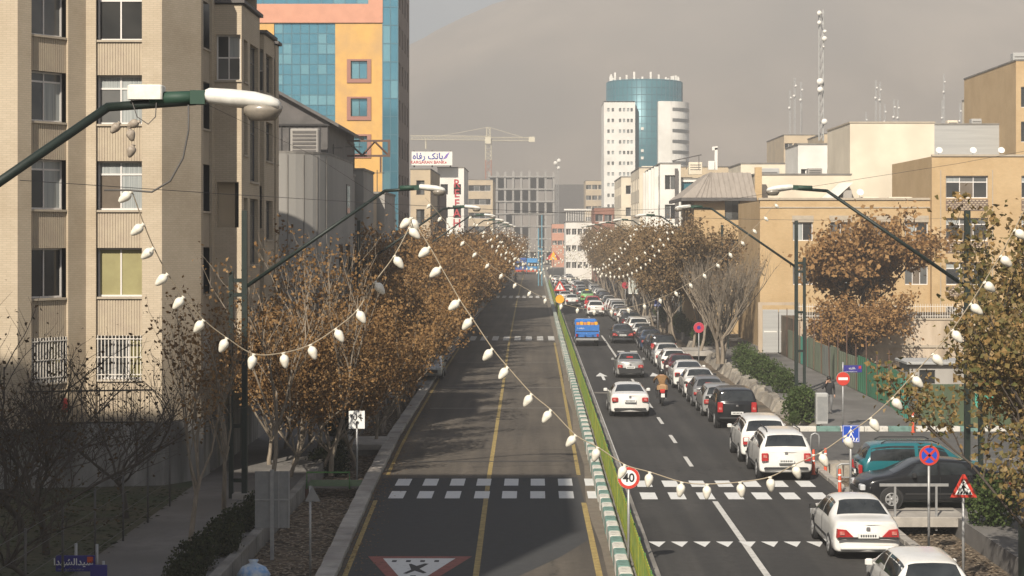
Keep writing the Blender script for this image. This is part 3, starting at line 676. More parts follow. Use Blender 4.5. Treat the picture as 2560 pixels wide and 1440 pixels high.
# glass corner and dark street side
xs = Tp(995); Fc = Fr(xe, -.05, xs, -.05); curtain(OT, Fc, 0, Fc.w, 0, TH, 2, 24, 0, ('g_blue','g_blue2'), r2)
Fs = Fr(xs, -.05, xs, 13.6); so = [(u,u+1.5,z,z+1.7) for u in (1.2,4.4,7.6,10.8) for z in [2.4+k*3.13 for k in range(10)]]
b = MB(); wall_face(b, Fs, 0, TH, so, .25); b.quad((xs,13.6,0),(off,13.6,0),(off,13.6,TH),(xs,13.6,TH)); b.quad((off,13.6,0),(off,0,0),(off,0,TH),(off,13.6,TH)); b.build('side_wall', M['brown'], OT)
for o in so: window(OT, Fs, o, 1, None, fm='frame_d', panes=('g_dark',), depth=.2, sill=False)
b = MB(); b.prism([(off,0),(xs,0),(xs,13.6),(off,13.6)], TH-.3, TH-.2); b.build('roof', M['conc_d'], OT)
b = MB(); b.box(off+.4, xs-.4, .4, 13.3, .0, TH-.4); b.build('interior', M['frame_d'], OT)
# ------------------------------------------------------------------ yellow brick building on the right
Y0 = 132.0; K = Y0/FPX
def bx(px): return (px-VPX)*K
def bz(y): return CAM_H + (VPY-y)*K
YB = thing('yellow_brick_building', 'long yellow brick building with white windows above the retaining wall', 'building', (bx(1900),Y0,0))
ox = bx(1900)
lx = lambda px: bx(px)-ox
fo = []
for (a, c) in ((1982,2032),(2075,2128),(2168,2226),(2262,2320)):
    for (t, u) in ((556,602),(664,712)): fo.append((lx(a), lx(c), bz(u), bz(t)))
b = MB(); F = Fr(0,0,lx(2325),0); wall_face(b, F, 0, bz(500), fo, .2); b.quad((0,14,0),(0,0,0),(0,0,bz(500)),(0,14,bz(500))); b.quad((lx(2325),14,0),(0,14,0),(0,14,bz(500)),(lx(2325),14,bz(500)))
b.build('wall', M['br_r'], YB)
for i, o in enumerate(fo):
    w = window(YB, F, o, 2 if i % 2 == 0 else 3, None, panes=('g_mid','g_brown') if i % 3 else ('g_curt','g_dark'), depth=.18, sill=False)
    if i % 2 == 0:
        m = MB(); F.box(m, o[0]-.05, o[1]+.05, o[3]+.02, o[3]+.5, -.04, .04); m.build('shutter_box', M['sill'], w)
m = MB(); m.box(-.1, lx(2325), -.1, .25, bz(500)+.002, bz(500)+.16); m.build('coping', M['sill'], YB)
m = MB(); m.box(0,lx(2325),.25,14,bz(500)-.06,bz(500)-.01); m.build('roof', M['conc_d'], YB)
m = MB(); F.box(m, -.02, lx(2325), bz(520), bz(517), -.02, .06); m.build('string_course', M['sill'], YB)
# taller wing
xw = lx(2325); F = Fr(xw, -.6, xw+16, -.6); fo = []
for a in (2360-2325, 2548-2325):
    for (t, u) in ((440,496),(545,602),(655,712)): fo.append((a*K, (a+105)*K, bz(u), bz(t)))
b = MB(); zt = bz(392); wall_face(b, F, 0, zt, fo, .25); b.quad((xw,14,0),(xw,-.6,0),(xw,-.6,zt),(xw,14,zt)); b.quad((xw+16,14,0),(xw,14,0),(xw,14,zt),(xw+16,14,zt)); b.build('wing_wall', M['br_r'], YB)
for o in fo:
    w = window(YB, F, o, 3, .72, panes=('g_dark','g_brown','g_dark','g_curt','g_mid','g_mid'), depth=.22, sill=False, fw=.075)
    # open-work brick screen below the window
    sc = MB(); n = 11; 
    for r_ in range(5):
        z = o[2]-.14-r_*.155
        for k in range(n):
            u = o[0]+.04+(k+.5*(r_ % 2))*(o[1]-o[0]-.1)/n
            if u+.17 < o[1]: F.box(sc, u, u+.155, z-.075, z, .0, .055)
    sc.build('brick_screen', M['beige'], w)
    bk = MB(); F.box(bk, o[0], o[1], o[2]-.92, o[2]-.08, .002, .012); bk.build('screen_back', M['brown'], w)
for u in (lx(2346), lx(2475)):
    m = MB(); F.box(m, u-xw, u-xw+.06, 2.3, zt-1, .0, .05); m.build('rain_pipe', M['sill'], YB)
m = MB(); m.box(xw,xw+16,-.7,-.35,zt+.002,zt+.14); m.box(xw+.1,xw+16,-.3,14,zt-.1,zt-.05); m.build('roof', M['sill'], YB)
m = MB(); 
for k in range(9):
    u = (2360-2325)*K + k*.34; F.box(m, u, u+.03, bz(796), bz(766), .02,.05)
for k in range(9):
    a_ = (2360-2325)*K; m.tube([F.p(a_+k*.34, bz(796), .05), F.p(a_+min(3.0,k*.34+.8), bz(766), .05)], .016, 4)
    m.tube([F.p(a_+k*.34, bz(766), .05), F.p(a_+min(3.0,k*.34+.8), bz(796), .05)], .016, 4)
m.build('lattice_screen', M['whitebar'], YB)
m = MB(); F.box(m, (2360-2325)*K, (2465-2325)*K, bz(796), bz(766), .0, .01); m.build('lattice_back', M['g_dark'], YB)
for px in (2345,2430,2500):
    d = thing('satellite_dish', 'white satellite dish on the roof edge of the yellow brick wing', 'dish', (bx(px),Y0-.3,zt+.05), group='dishes on the yellow brick wing'); d.scale = (.6,.6,.6)
    m = MB(); m.lathe([(.02,0),(.2,.03),(.34,.1),(.42,.2),(.40,.21),(.2,.06),(.02,.03)], 12, Matrix.Translation((0,0,.62)) @ Matrix.Rotation(R(65),4,'X')); m.build('bowl', M['render_w'], d)
    m = MB(); m.tube([(0,.1,0),(0,.1,.55)],.025,5); m.build('mast', M['frame_d'], d)
# retaining wall with iron fence
KR = 117.0/FPX
RW = thing('retaining_wall', 'stained buff retaining wall below the yellow brick building', 'wall', (17.2,117,0))
M['rwall'] = mat('stained buff render', (.40,.32,.23), .92, (.52,.43,.33), 1.1, 8, col3=(.25,.20,.15), scale3=.6, stretch=(1,1,.18), bump=.2)
zr = CAM_H-(800-590)*KR; m = MB(); m.box(0,24,0,.4,0,zr); m.build('wall', M['rwall'], RW)
m = MB(); m.box(-.05,24,-.06,.46,zr+.002,zr+.12); m.build('coping', M['sill'], RW)
m = MB(); m.box(0,24,-.09,-.002,1.05,1.22); m.build('ledge', M['sill'], RW)
IF = thing('iron_fence', 'light iron bar fence on top of the retaining wall', 'fence', (17.2,117.1,zr+.12))
bm_ = MB(); bm_.box(-.014,.014,-.014,.014,0,.92); bm_ = bm_.mesh('bar', M['whitebar'])
x = .1
while x < 17.5: link('bar', bm_, IF, (x,0,0)); x += .16
m = MB(); m.box(0,17.6,-.02,.02,.12,.16); m.box(0,17.6,-.02,.02,.74,.78); m.build('rail', M['whitebar'], IF)
# site hoarding in greens and greys
M['hg1'] = mat('green hoarding sheet', (.045,.18,.10), .55, (.06,.21,.12), .8, 6, col3=(.04,.14,.08), scale3=.4)
M['hg2'] = mat('grey green hoarding sheet', (.15,.18,.125), .6, (.18,.21,.15), .8, 6, col3=(.12,.14,.10), scale3=.4)
M['hg3'] = mat('turquoise hoarding sheet', (.06,.29,.22), .55, (.075,.33,.25), .8, 6)
M['hg4'] = mat('grey hoarding sheet', (.15,.165,.15), .6, (.18,.195,.175), .8, 6)
M['hg5'] = mat('dark olive hoarding sheet', (.06,.085,.045), .6, (.08,.11,.06), .8, 6, col3=(.05,.07,.04), scale3=.4)
HO = thing('site_hoarding', 'patchwork hoarding of green, grey and turquoise sheets along the pavement', 'hoarding', (17,80,0))
def hoard(x0,y0,x1,y1,h,m_,name='sheet'):
    F = Fr(x0,y0,x1,y1); b = MB(); n = max(3,int(F.w/.28)); st = F.w/n
    for k in range(n): F.box(b, k*st+.005, (k+1)*st-.005, .15, h, -.03, 0 if k % 2 else -.012)
    at0(b.build(name, M[m_], HO), HO.location)
cols = ['hg2','hg2','hg3','hg2','hg2','hg4','hg2','hg2','hg2','hg1','hg1','hg1']
ya = 121.0
for k, c in enumerate(cols):
    yb = ya-2.9; hoard(17.05,ya,17.05,yb,1.9+ (.12 if k % 3 == 0 else 0),c); ya = yb
hoard(17.05,86.2,16.7,82.2,2.05,'hg1'); hoard(16.7,82.2,16.55,79.6,2.0,'hg3'); hoard(16.55,79.6,16.6,77.2,2.0,'hg4')
for k in range(6): hoard(16.6+k*1.6,77.15,18.2+k*1.6,77.15,1.95,'hg5')
F = Fr(16.6,77.15,26,77.15)
for u in (2.3, 4.6):
    b = MB(); F.box(b, u, u+1.1, .95, 1.75, .004, .02); at0(b.build('turquoise_patch', M['hg3'], HO), HO.location)
for k in range(13):
    b = MB(); yy = 121-k*2.9; b.tube([(17.0,yy,.15),(17.0+rng.uniform(-.05,.05),yy,2.6+rng.uniform(-.2,.9))],.03,5); at0(b.build('post', M['steelb'], HO), HO.location)
# sheds inside the site
for (x,y,w,d,h,mm,lb) in ((19.2,92,2.8,2.6,1.7,'render_g','pale site cabin with flat roof behind the green hoarding'),(21.5,86.5,4.2,1.2,2.35,'steelb','rusty orange sheet screen behind the turquoise hoarding')):
    s_ = thing('site_cabin' if mm == 'render_g' else 'sheet_screen', lb, 'cabin' if mm == 'render_g' else 'screen', (x,y,.05))
    if mm == 'steelb':
        om = mat('orange sheet', (.36,.13,.04), .7, (.28,.11,.04), 2, 5)
        for k in range(14):
            b = MB(); b.box(k*.3,k*.3+.28,0,.04 if k % 2 else .06,0,h); b.build('sheet', om, s_)
    else:
        shell(s_, 0,w,0,d,0,h,mm, front=((.5,1.3,.7,1.4),)); b = MB(); b.bbox(-.2,w+.2,-.3,d+.2,h+.005,h+.14,.03); b.build('roof_sheet', M['clad'], s_)
        b = MB(); b.box(.5,1.3,.1,.13,.7,1.4); b.build('window', M['g_dark'], s_)
# metal gate at the corner of the yellow building
gt = thing('sheet_metal_gate', 'pale dented sheet metal gate beside the yellow brick building', 'gate', (16.2,126,.15))
for k in range(2):
    b = MB(); b.bbox(-.2+k*1.15,.9+k*1.15,0,.06,0,3.0,.01); lf = b.build('leaf', M['clad'], gt)
    b = MB(); b.box(-.1+k*1.15,.8+k*1.15,-.025,-.002,1.4,1.5); b.build('rib', M['render_w'], lf)
b = MB(); b.box(-.5,-.22,0,.3,-.05,3.3); b.box(2.1,2.4,0,.3,-.05,3.3); b.box(-.5,2.4,0,.3,3.302,3.5); b.build('surround', M['rwall'], gt)

# ------------------------------------------------------------------ generic buildings further back
def block(name, lb, px0, px1, ytop, Y, depth, wm, nf=0, cols_=0, ww=1.4, wh=1.5, panes=('g_dark','g_mid'), ybase=None, side=None, fm='frame_w', coping='conc_d', zbot=0, wcols=2, top_gap=1.2):
    k = Y/FPX; x0, x1 = (px0-VPX)*k, (px1-VPX)*k; z1 = CAM_H+(VPY-ytop)*k
    t = thing(name, lb, 'building', (x0,Y,zbot)); w = x1-x0; fo = []; so = []
    h = z1-zbot; fh = 3.2
    if cols_:
        for f in range(nf):
            for c in range(cols_):
                u = w*(c+.5)/cols_-ww/2; z = h-top_gap-wh-f*fh
                if z > .5: fo.append((u,u+ww,z,z+wh))
    if side:
        nsd = max(1,int(depth/3.4))
        for f in range(nf):
            for c in range(nsd):
                u = depth*(c+.5)/nsd-ww/2; z = h-top_gap-wh-f*fh
                if z > .5: so.append((u,u+ww,z,z+wh))
    Fs = shell(t, 0, w, 0, depth, 0, h, wm, front=fo, left=so if side == 'l' else (), right=so if side == 'r' else (), coping=coping)
    for i, o in enumerate(fo): window(t, Fs[0], o, wcols, None, fm=fm, panes=(panes[i % len(panes)], panes[(i+1) % len(panes)]), sill=False)
    for i, o in enumerate(so): window(t, Fs[1 if side == 'l' else 2], o, wcols, None, fm=fm, panes=(panes[i % len(panes)],), sill=False)
    return t
# beige house with a sloping sheet roof
KS = 150/FPX; SH = thing('sloping_roof_house', 'beige house with overhanging grey sloping sheet roof', 'building', ((1735-VPX)*KS,150,0))
w = (1888-1735)*KS; z1 = CAM_H+(VPY-490)*KS; fo = [((1812-1735)*KS,(1850-1735)*KS,z1-2.0,z1-.3),((1812-1735)*KS,(1850-1735)*KS,z1-5.4,z1-3.6)]
so = [(u,u+1.3,z,z+1.5) for u in (1.5,4.5,8) for z in (z1-2,z1-5.2)]
Fs = shell(SH, 0, w, 0, 12, 0, z1, 'br_r', front=fo, left=so)
for o in fo: window(SH, Fs[0], o, 2, None, fm='frame_d', panes=('g_mid','g_dark'), sill=False)
for o in so: window(SH, Fs[1], o, 2, None, fm='frame_d', panes=('g_dark',), sill=False)
m = MB(); e = 1.1; zt = z1+2.05
m.add([(-e,-.9,z1-.15),(w,-.9,z1-.15),(w,3.0,zt),(1.6,3.0,zt),(-e,13,z1-.15),(1.6,9,zt),(w,9,zt),(w,13,z1-.15)], [(0,1,2,3),(0,3,5,4),(3,2,6,5),(5,6,7,4)]); m.build('roof', M['rooft'], SH)
m = MB(); m.box(-e,w,-.95,-.7,z1-.42,z1-.16); m.box(-e-.02,-e+.22,-.7,13,z1-.42,z1-.16); m.box(-e+.2,w,-.68,0,z1-.3,z1-.2); m.build('eaves', M['roofm'], SH)
for k in range(12):
    m = MB(); x = .1+k*w/12; m.tube([(x,-.9,z1-.12),(x if x > 1.6 else 1.6+x*.1,3.0,zt+.03)],.03,4); m.build('roof_seam', M['rooft'], SH)
m = MB(); m.box(w-.02,w+.55,-.1,.3,0,z1+2.4); m.build('party_wall', M['br_r'], SH)
block('white_roof_house', 'white rendered upper storeys behind the sloping roof house', 1886, 2128, 438, 152, 14, 'render', 0,0)
ex = thing('stair_canopy', 'sloping white stair canopy on the wall behind the yellow brick building', 'canopy', ((2070-VPX)*149.5/FPX,149.5,10.9))
m = MB(); m.add([(-.9,0,.0),(.1,0,0),(2.1,0,1.85),(1.3,0,1.85),(-.9,2.2,0),(.1,2.2,0),(2.1,2.2,1.85),(1.3,2.2,1.85)], [(0,1,2,3),(4,7,6,5),(0,4,5,1),(3,2,6,7),(0,3,7,4),(1,5,6,2)]); m.build('slope', M['render_w'], ex)
m = MB(); m.box(1.0,2.6,.2,2.2,-.3,.0) ; m.box(1.3,2.0,.1,2.1,0,1.2); m.build('door_box', M['render_g'], ex)
block('cream_block', 'tall windowless cream rendered wall above the yellow brick roof', 2125, 2336, 308, 156, 12, 'render', 0,0, coping='sill')
t = block('clad_building', 'building with grey ribbed cladding and teal window strips', 2336, 2532, 312, 172, 10, 'clad', 1, 4, 2.2, 2.6, ('g_teal','g_teal'), fm='frame_d', top_gap=3.2, wcols=3)
block('far_yellow_tower', 'tall yellow brick tower house at the far right skyline', 2540, 2900, 152, 166, 20, 'br_r', 5, 4, 2.4, 1.9, ('g_dark','g_brown'), top_gap=2.4)
block('pale_tower_flank', 'pale flank building adjoining the tall yellow tower house', 2475, 2545, 232, 186, 12, 'render', 0, 0)
block('white_penthouse', 'flat white penthouse with dark ribbon windows on the skyline', 1995, 2126, 362, 178, 9, 'render_w', 1, 2, 2.0, 1.0, ('g_dark','g_mid'), top_gap=2.4)
block('beige_rooftop_block', 'low beige rooftop building under the tall antenna mast', 1960, 2100, 338, 270, 20, 'beige', 2, 6, 1.2, .9)
block('cream_rooftop_block', 'cream rooftop building beside the tall antenna mast', 2060, 2135, 335, 235, 14, 'beige', 1, 3, 1.2, 1.2)
block('low_cream_building', 'low cream terrace behind the sloping roof house', 1852, 2010, 410, 190, 12, 'render', 0, 0)
block('beige_terrace', 'beige terrace building left of the sloping roof house', 1690, 1885, 418, 215, 14, 'beige', 1, 4, 1.6, 1.4)
t = block('white_shop_building', 'white building with tall vertical fins along the street', 1650, 1702, 410, 195, 26, 'render_w', 4, 1, 1.2, 1.6, side='l')
for k in range(5):
    m = MB(); m.box(-.5,-.02,2.0+k*5,2.5+k*5,0,15.9); m.build('fin', M['render_w'], t)
m = MB(); m.box(1.6,1.9,-.4,0,.5,15.6); m.build('fin', M['roofm'], t)
block('teal_glass_shop', 'teal glass fronted building squeezed behind the sloping roof', 1702, 1745, 448, 196, 10, 'render_w', 4, 1, 1.7, 2.4, ('g_teal','g_teal'), fm='frame_d', wcols=1, top_gap=.3)
t = block('balcony_building', 'cream apartment building with white balcony boxes', 1598, 1652, 420, 235, 20, 'render', 3, 1, 1.6, 1.6, side='l')
for z in (6.2, 9.6):
    m = MB(); m.box(.5,2.5,-1.0,0,z,z+1.3); m.build('balcony', M['clad'], t)
block('cream_narrow_building', 'narrow cream building with blank flank before the glass tower', 1553, 1600, 443, 262, 22, 'render', 3, 1, 1.4, 1.3, side='l')
block('red_brick_house', 'red brick house in front of the white tower wing', 1486, 1555, 520, 330, 18, 'redbr', 3, 3, 1.4, 1.3)
t = block('white_balustrade_building', 'low white stone building with roof balustrade at the street end', 1414, 1486, 556, 345, 18, 'render_w', 3, 5, .9, 1.2)
for k in range(12):
    m = MB(); m.box(.1+k*.45,.22+k*.45,0,.2,11.2,13.2); m.build('baluster', M['render_w'], t)
m = MB(); m.box(-.3,5.8,-.4,.3,13.2,13.5); m.build('rail', M['render_w'], t)
block('beige_slab_block', 'beige slab block standing left of the white tower wing', 1464, 1510, 452, 540, 20, 'beige', 6, 3, 1.6, 1.4)
block('dark_glass_block', 'dark grey glass block with railing in the haze', 1388, 1470, 462, 600, 20, 'roofm', 0, 0)
block('pink_brick_block', 'low pinkish block at the end of the avenue', 1380, 1420, 560, 480, 20, 'salmon', 2, 3, 1.3, 1.2)
block('striped_block', 'pale office block with dark floor bands left of the concrete skeleton', 1166, 1232, 450, 420, 30, 'beige', 4, 1, 5.2, 1.4, wcols=4)
block('brown_flank_building', 'brown building with beige front beyond the orange tower', 1026, 1076, 424, 200, 20, 'beige', 2, 1, .9, 1.6, side='r', fm='frame_d')
block('dark_shop_building', 'dark low building between orange tower and white bank', 1074, 1100, 470, 215, 16, 'brown', 1, 1, .8, 1.4, fm='frame_d')
# bank building with lettering
KB = 245/FPX; BK = block('white_bank_building', 'white bank building with red vertical lettering and rooftop billboard', 1094, 1160, 420, 245, 16, 'render_w', 2, 2, 1.0, 1.4, ('g_dark',), fm='frame_d', top_gap=2.2)
def shape_ar(s):
    Fm = {'ا':'FE8D2','ب':'FE8F4','ن':'FEE54','ک':'FB8E4','ر':'FEAD2','ف':'FED14','ه':'FEE94','س':'FEB14','ی':'FBFC4','د':'FEA92','ل':'FEDD4','ش':'FEB54','ق':'FED54','م':'FEE14'}
    out = []
    for i, c in enumerate(s):
        if c not in Fm: out.append(c); continue
        base, n = int(Fm[c][:4],16), int(Fm[c][4])
        prev = i > 0 and s[i-1] in Fm and Fm[s[i-1]][4] == '4'; nxt = n == 4 and i+1 < len(s) and s[i+1] in Fm
        out.append(chr(base + ((3 if nxt else 1) if prev else (2 if nxt else 0))))
    return ''.join(reversed(out))
def text_mesh(body, size, m_, name, ext=.01, bold=0.0, align='CENTER'):
    c = bpy.data.curves.new(name, 'FONT'); c.body = body; c.size = size; c.extrude = ext; c.offset = bold; c.align_x = align; c.align_y = 'CENTER'
    o = bpy.data.objects.new(name, c); COL.objects.link(o)
    me = bpy.data.meshes.new_from_object(o.evaluated_get(bpy.context.evaluated_depsgraph_get())); bpy.data.objects.remove(o)
    me.materials.clear(); me.materials.append(m_); return me
def put_text(body, size, m_, name, parent, loc, rz=0.0, bold=0.0, ext=.01, lean=90):
    o = link(name, text_mesh(body, size, m_, name, ext, bold), parent, loc); o.rotation_euler = (R(lean), 0, rz); return o
def strokes(parent, name, m_, x0, x1, z, h, y, n, seed):
    """a line of lettering too small to read: short pen strokes"""
    rd = random.Random(seed); m = MB(); st = (x1-x0)/n
    for k in range(n):
        x = x0+k*st; a = h*rd.uniform(.35,1.0); b_ = -h*.25*(rd.random() < .3)
        m.box(x+st*.1,x+st*rd.uniform(.3,.45),y-.004,y,z+b_,z+a)
        if rd.random() < .75: m.box(x+st*.1,x+st*.95,y-.004,y-.001,z,z+h*.22)
    return m.build(name, m_, parent)
M['ink_red'] = mat('red lettering', (.42,.05,.06), .5); M['ink_blue'] = mat('blue lettering', (.05,.06,.30), .5); M['ink_white'] = mat('white lettering', (.75,.75,.75), .5); M['ink_black'] = mat('black lettering', (.015,.015,.015), .5)
for k, ch in enumerate('REFAH'): put_text(ch, 1.55, M['ink_red'], 'letter', BK, (2.62,-.03,15.4-k*1.35), bold=.02)
BB = thing('bank_billboard', 'white rooftop billboard with blue lettering and violet emblem', 'billboard', ((1082-VPX)*KB,243,CAM_H+(VPY-420)*KB+.14))
bwid = (1133-1032)*KB; m = MB(); m.box(-bwid/2,bwid/2,0,.3,.15,2.0); m.build('panel', M['render_w'], BB)
m = MB()
for x in (-bwid/2+.3, 0, bwid/2-.3): m.box(x-.08,x+.08,.3,.5,-.1,2.2); m.tube([(x,.5,1.6),(x,1.8,0)],.06,5)
m.build('frame', M['roofm'], BB)
put_text(shape_ar('بانک رفاه'), 1.15, M['ink_blue'], 'lettering', BB, (-.55,-.02,1.35), bold=.02)
put_text('KARGARAN BANK', .55, M['ink_red'], 'lettering', BB, (-.6,-.02,.55), bold=.012)
M['violet'] = mat('violet emblem', (.20,.12,.45), .5)
for k in range(4):
    m = MB(); m.add([(1.5+.12*k,-.02,.95+k*.17),(2.35-.1*(3-k),-.02,1.15+k*.22),(2.35-.1*(3-k),-.02,1.28+k*.22),(1.5+.12*k,-.02,1.05+k*.17)],[(0,1,2,3)]); m.build('emblem', M['violet'], BB)
m = MB(); m.box(1.75,1.95,-.03,-.01,.42,.62); m.build('emblem_dot', M['ink_red'], BB)

# ------------------------------------------------------------------ glass cylinder tower with white wings
YT = 470.0; KT = YT/FPX; qs = YT/640; cx = (1611-VPX)*KT; tz = lambda y: CAM_H+(VPY-y)*KT
GT = thing('round_glass_tower', 'round teal glass tower clasped by two white wings', 'building', (cx,YT,0))
rr = (1705-1516)/2*KT
m = MB(); n = 64; zs = [0]+[tz(262)-3.55*qs*k for k in range(14,0,-1)]+[tz(262), tz(205)]
m.lathe([(rr,0),(rr,tz(207)),(rr-.3,tz(205))], 64); m.build('glass_drum', M['g_teal'], GT)
fl = MB()
for k in range(24):
    z = tz(207)-k*2.55*qs
    if z > 2: fl.lathe([(rr+.06,z-.1),(rr+.06,z)], 64)
fl.build('floor_line', M['mull'], GT)
for k in range(48):
    a = 2*math.pi*k/48
    if math.sin(a) < .3:
        q = MB(); q.box(-.06,.06,-.06,.06,2,tz(207)-.1,Matrix.Translation((math.cos(a)*(rr+.04),math.sin(a)*(rr+.04),0))); q.build('mullion', M['mull'], GT)
for px,y in ((1600,327),(1600,381),(1600,399)):
    q = MB(); xq = (px-1611)*KT; yq = -math.sqrt(rr*rr-xq*xq)-.15; q.box(xq-.35,xq+.35,yq,yq+.2,tz(y)-.35,tz(y)+.35); q.build('open_window', M['render_w'], GT)
# left wing
a, b_ = (1505-1611)*KT, (1581-1611)*KT; zt = tz(262)
fo = [(u*qs,(u+.8)*qs,zt-3.6*qs-f*3.7*qs,zt-2.4*qs-f*3.7*qs) for f in range(13) for u in (1.2,2.7,5.2,6.6,8.0,9.2)]
F = Fr(a,-rr-3.0,b_,-rr-3.0); q = MB(); wall_face(q, F, 0, zt, fo, .25)
q.quad((b_,-rr-3,0),(b_,-2,0),(b_,-2,zt),(b_,-rr-3,zt)); q.quad((a,4,0),(a,-rr-3,0),(a,-rr-3,zt),(a,4,zt)); q.prism([(a,-rr-3),(b_,-rr-3),(b_,-2),(a,4)], zt-.3, zt-.02); lw_ = q.build('white_wing', M['render_w'], GT)
for i, o in enumerate(fo):
    q = MB(); F.box(q, *o, -.3, -.2); q.build('window', M['g_mid' if r2.random() < .6 else 'g_curt'], lw_)
# right wing: flat pier and curved banded drum
a, b_ = (1637-1611)*KT, (1668-1611)*KT
q = MB(); q.box(a,b_,-rr-3,-4,0,zt); q.build('white_pier', M['render_w'], GT)
cxr, ryy = b_-.5, (1718-1668)*KT+.6
q = MB(); arc = [(cxr,-rr-2.9)]+[(cxr+ryy*math.sin(R(t)), -rr-2.9+ryy*1.5*(1-math.cos(R(t)))) for t in range(8,91,8)]+[(cxr+ryy,2),(cxr,2)]
q.prism(arc, 0, zt); cw_ = q.build('curved_wing', M['render_w'], GT)
arc2 = [(p[0]+ (.08 if i < len(arc)-2 else 0), p[1]-.08) for i, p in enumerate(arc[:-2])]
for f in range(13):
    z = zt-2.2*qs-f*3.7*qs; q = MB(); pts = arc2[1:]
    for p0, p1 in zip(pts, pts[1:]): q.quad((p0[0],p0[1],z-1.1*qs),(p1[0],p1[1],z-1.1*qs),(p1[0],p1[1],z),(p0[0],p0[1],z))
    q.build('window_band', M['g_mid'], cw_)
for k in range(26):
    t = 2*math.pi*k/26; q = MB(); h = r2.uniform(.6,2.2); x, y_ = math.cos(t)*(rr-1), math.sin(t)*(rr-1); q.box(x-.25,x+.25,y_-.25,y_+.25,tz(205)-.1,tz(205)+h); q.build('roof_aerial', M['render_w'], GT)
# ------------------------------------------------------------------ concrete skeleton under construction
KC = 560/FPX; x0, x1 = (1222-VPX)*KC, (1384-VPX)*KC; zt = CAM_H+(VPY-440)*KC
CS = thing('concrete_skeleton', 'unfinished concrete frame building with bare columns and floor slabs', 'building', (x0,560,0)); w = x1-x0; nfl = 7; fh = zt/nfl
for f in range(nfl):
    q = MB(); q.box(-.3,w+.3,-.3,18,(f+1)*fh-.45,(f+1)*fh); q.build('floor_slab', M['concpan'], CS)
for i in range(9):
    for j in range(3):
        x = w*i/8; q = MB(); q.box(x-.32,x+.32,j*8.5-.32+.3,j*8.5+.62,0,zt+(1.6 if (i+j) % 2 else .8)); q.build('column', M['concpan'], CS)
for f in range(nfl):
    for i in range(8):
        if r2.random() < .55: q = MB(); x = w*i/8; q.box(x+.34,x+w/8-.34,8.0,8.3,f*fh,(f+1)*fh-.46); q.build('infill_wall', M['roofm' if i < 4 else 'brown'], CS)
q = MB(); q.box(-1.4,-.35,-.2,17,0,zt-1); q.build('stair_core', M['concpan'], CS)
# ------------------------------------------------------------------ tower crane
KK = 600/FPX; CR = thing('tower_crane', 'pale lattice tower crane rising over the concrete skeleton', 'crane', ((1223-VPX)*KK,590,0))
M['crane'] = mat('cream crane steel', (.60,.55,.42), .6); M['crane_r'] = mat('red crane steel', (.42,.20,.14), .6)
cz = lambda y: CAM_H+(VPY-y)*590/FPX
def lattice(mb, p0, p1, wd, n, r):
    p0, p1 = Vector(p0), Vector(p1); d = p1-p0; up = Vector((0,0,1)) if abs(d.normalized().z) < .5 else Vector((0,1,0)); sd = d.cross(up).normalized()*wd/2; up = sd.cross(d).normalized()*wd/2
    cs = [sd+up, sd-up, -sd-up, -sd+up]
    for c in cs: mb.tube([p0+c, p1+c], r, 4)
    for k in range(n):
        a_, b2 = p0+d*k/n, p0+d*(k+1)/n
        for i in range(4): mb.tube([a_+cs[i], b2+cs[(i+1) % 4]], r*.7, 3)
q = MB(); lattice(q, (0,0,0), (0,0,cz(400)), 1.9, 16, .13); q.build('mast', M['crane_r'], CR)
q = MB(); lattice(q, (0,0,cz(400)), (0,0,cz(348)), 1.9, 5, .13); lattice(q, (0,0,cz(348)), (0,0,cz(318)), 1.2, 4, .12); q.build('mast_top', M['crane'], CR)
q = MB(); lattice(q, (.8,0,cz(346)), (-25.5,0,cz(344)), 1.3, 26, .1); q.build('jib', M['crane'], CR)
q = MB(); lattice(q, (-.8,0,cz(348)), (15,0,cz(348)), 1.1, 14, .1); q.box(13.2,15.2,-.7,.7,cz(355),cz(342)); q.build('counter_jib', M['crane'], CR)
q = MB(); q.tube([(0,0,cz(318)),(-17,0,cz(342))],.07,4); q.tube([(0,0,cz(318)),(12,0,cz(345))],.07,4); q.tube([(-20.5,0,cz(346)),(-20.5,0,cz(372))],.28,4); q.build('cable', M['crane'], CR)
q = MB(); q.bbox(-1.1,.9,-1.6,-.9,cz(352)-1,cz(352)+1.1,.1); q.build('cabin', M['crane'], CR)
# ------------------------------------------------------------------ antenna masts
def mastthing(lb, px, ytop, ybot, Y, wd, group=None, dishes=()):
    k = Y/FPX; t = thing('antenna_mast', lb, 'antenna', ((px-VPX)*k,Y,CAM_H+(VPY-ybot)*k-1.0), group=group); h = (ybot-ytop)*k+1
    q = MB(); lattice(q, (0,0,0), (0,0,h), wd, int(h/1.2), .05 if wd > .3 else .03); q.build('lattice', M['clad'], t)
    for (dx, y, r_) in dishes:
        z = (ybot-y)*k+1; q = MB(); q.lathe([(.02,.0),(r_,.05),(r_,.3),(.02,.32)], 10, Matrix.Translation((dx,-wd/2-.05,z)) @ Matrix.Rotation(R(90),4,'X')); q.build('dish', M['render_w'], t)
    return t
mastthing('tall lattice antenna mast with white drum dishes', 2053, 24, 330, 210, .5, None, ((-.3,34,.28),(-.3,58,.25),(.35,80,.2),(.3,98,.3),(.2,118,.1),(-.2,205,.4),(-.2,225,.35),(.3,305,.35)))
for i, (px, yt, yb) in enumerate(((1987,195,330),(2003,205,325),(1975,225,330),(2190,200,318),(2200,205,315),(2235,248,318),(2245,250,318),(2212,260,318),(2360,185,318),(2356,250,318),(2400,258,318),(2412,270,318),(2165,280,318))):
    mastthing('thin guyed aerial far behind the skyline roofs', px, yt, yb, 480+10*i, .35, 'thin aerials on the skyline', ((.2,yt+20,.3),(-.25,yt+45,.35)))
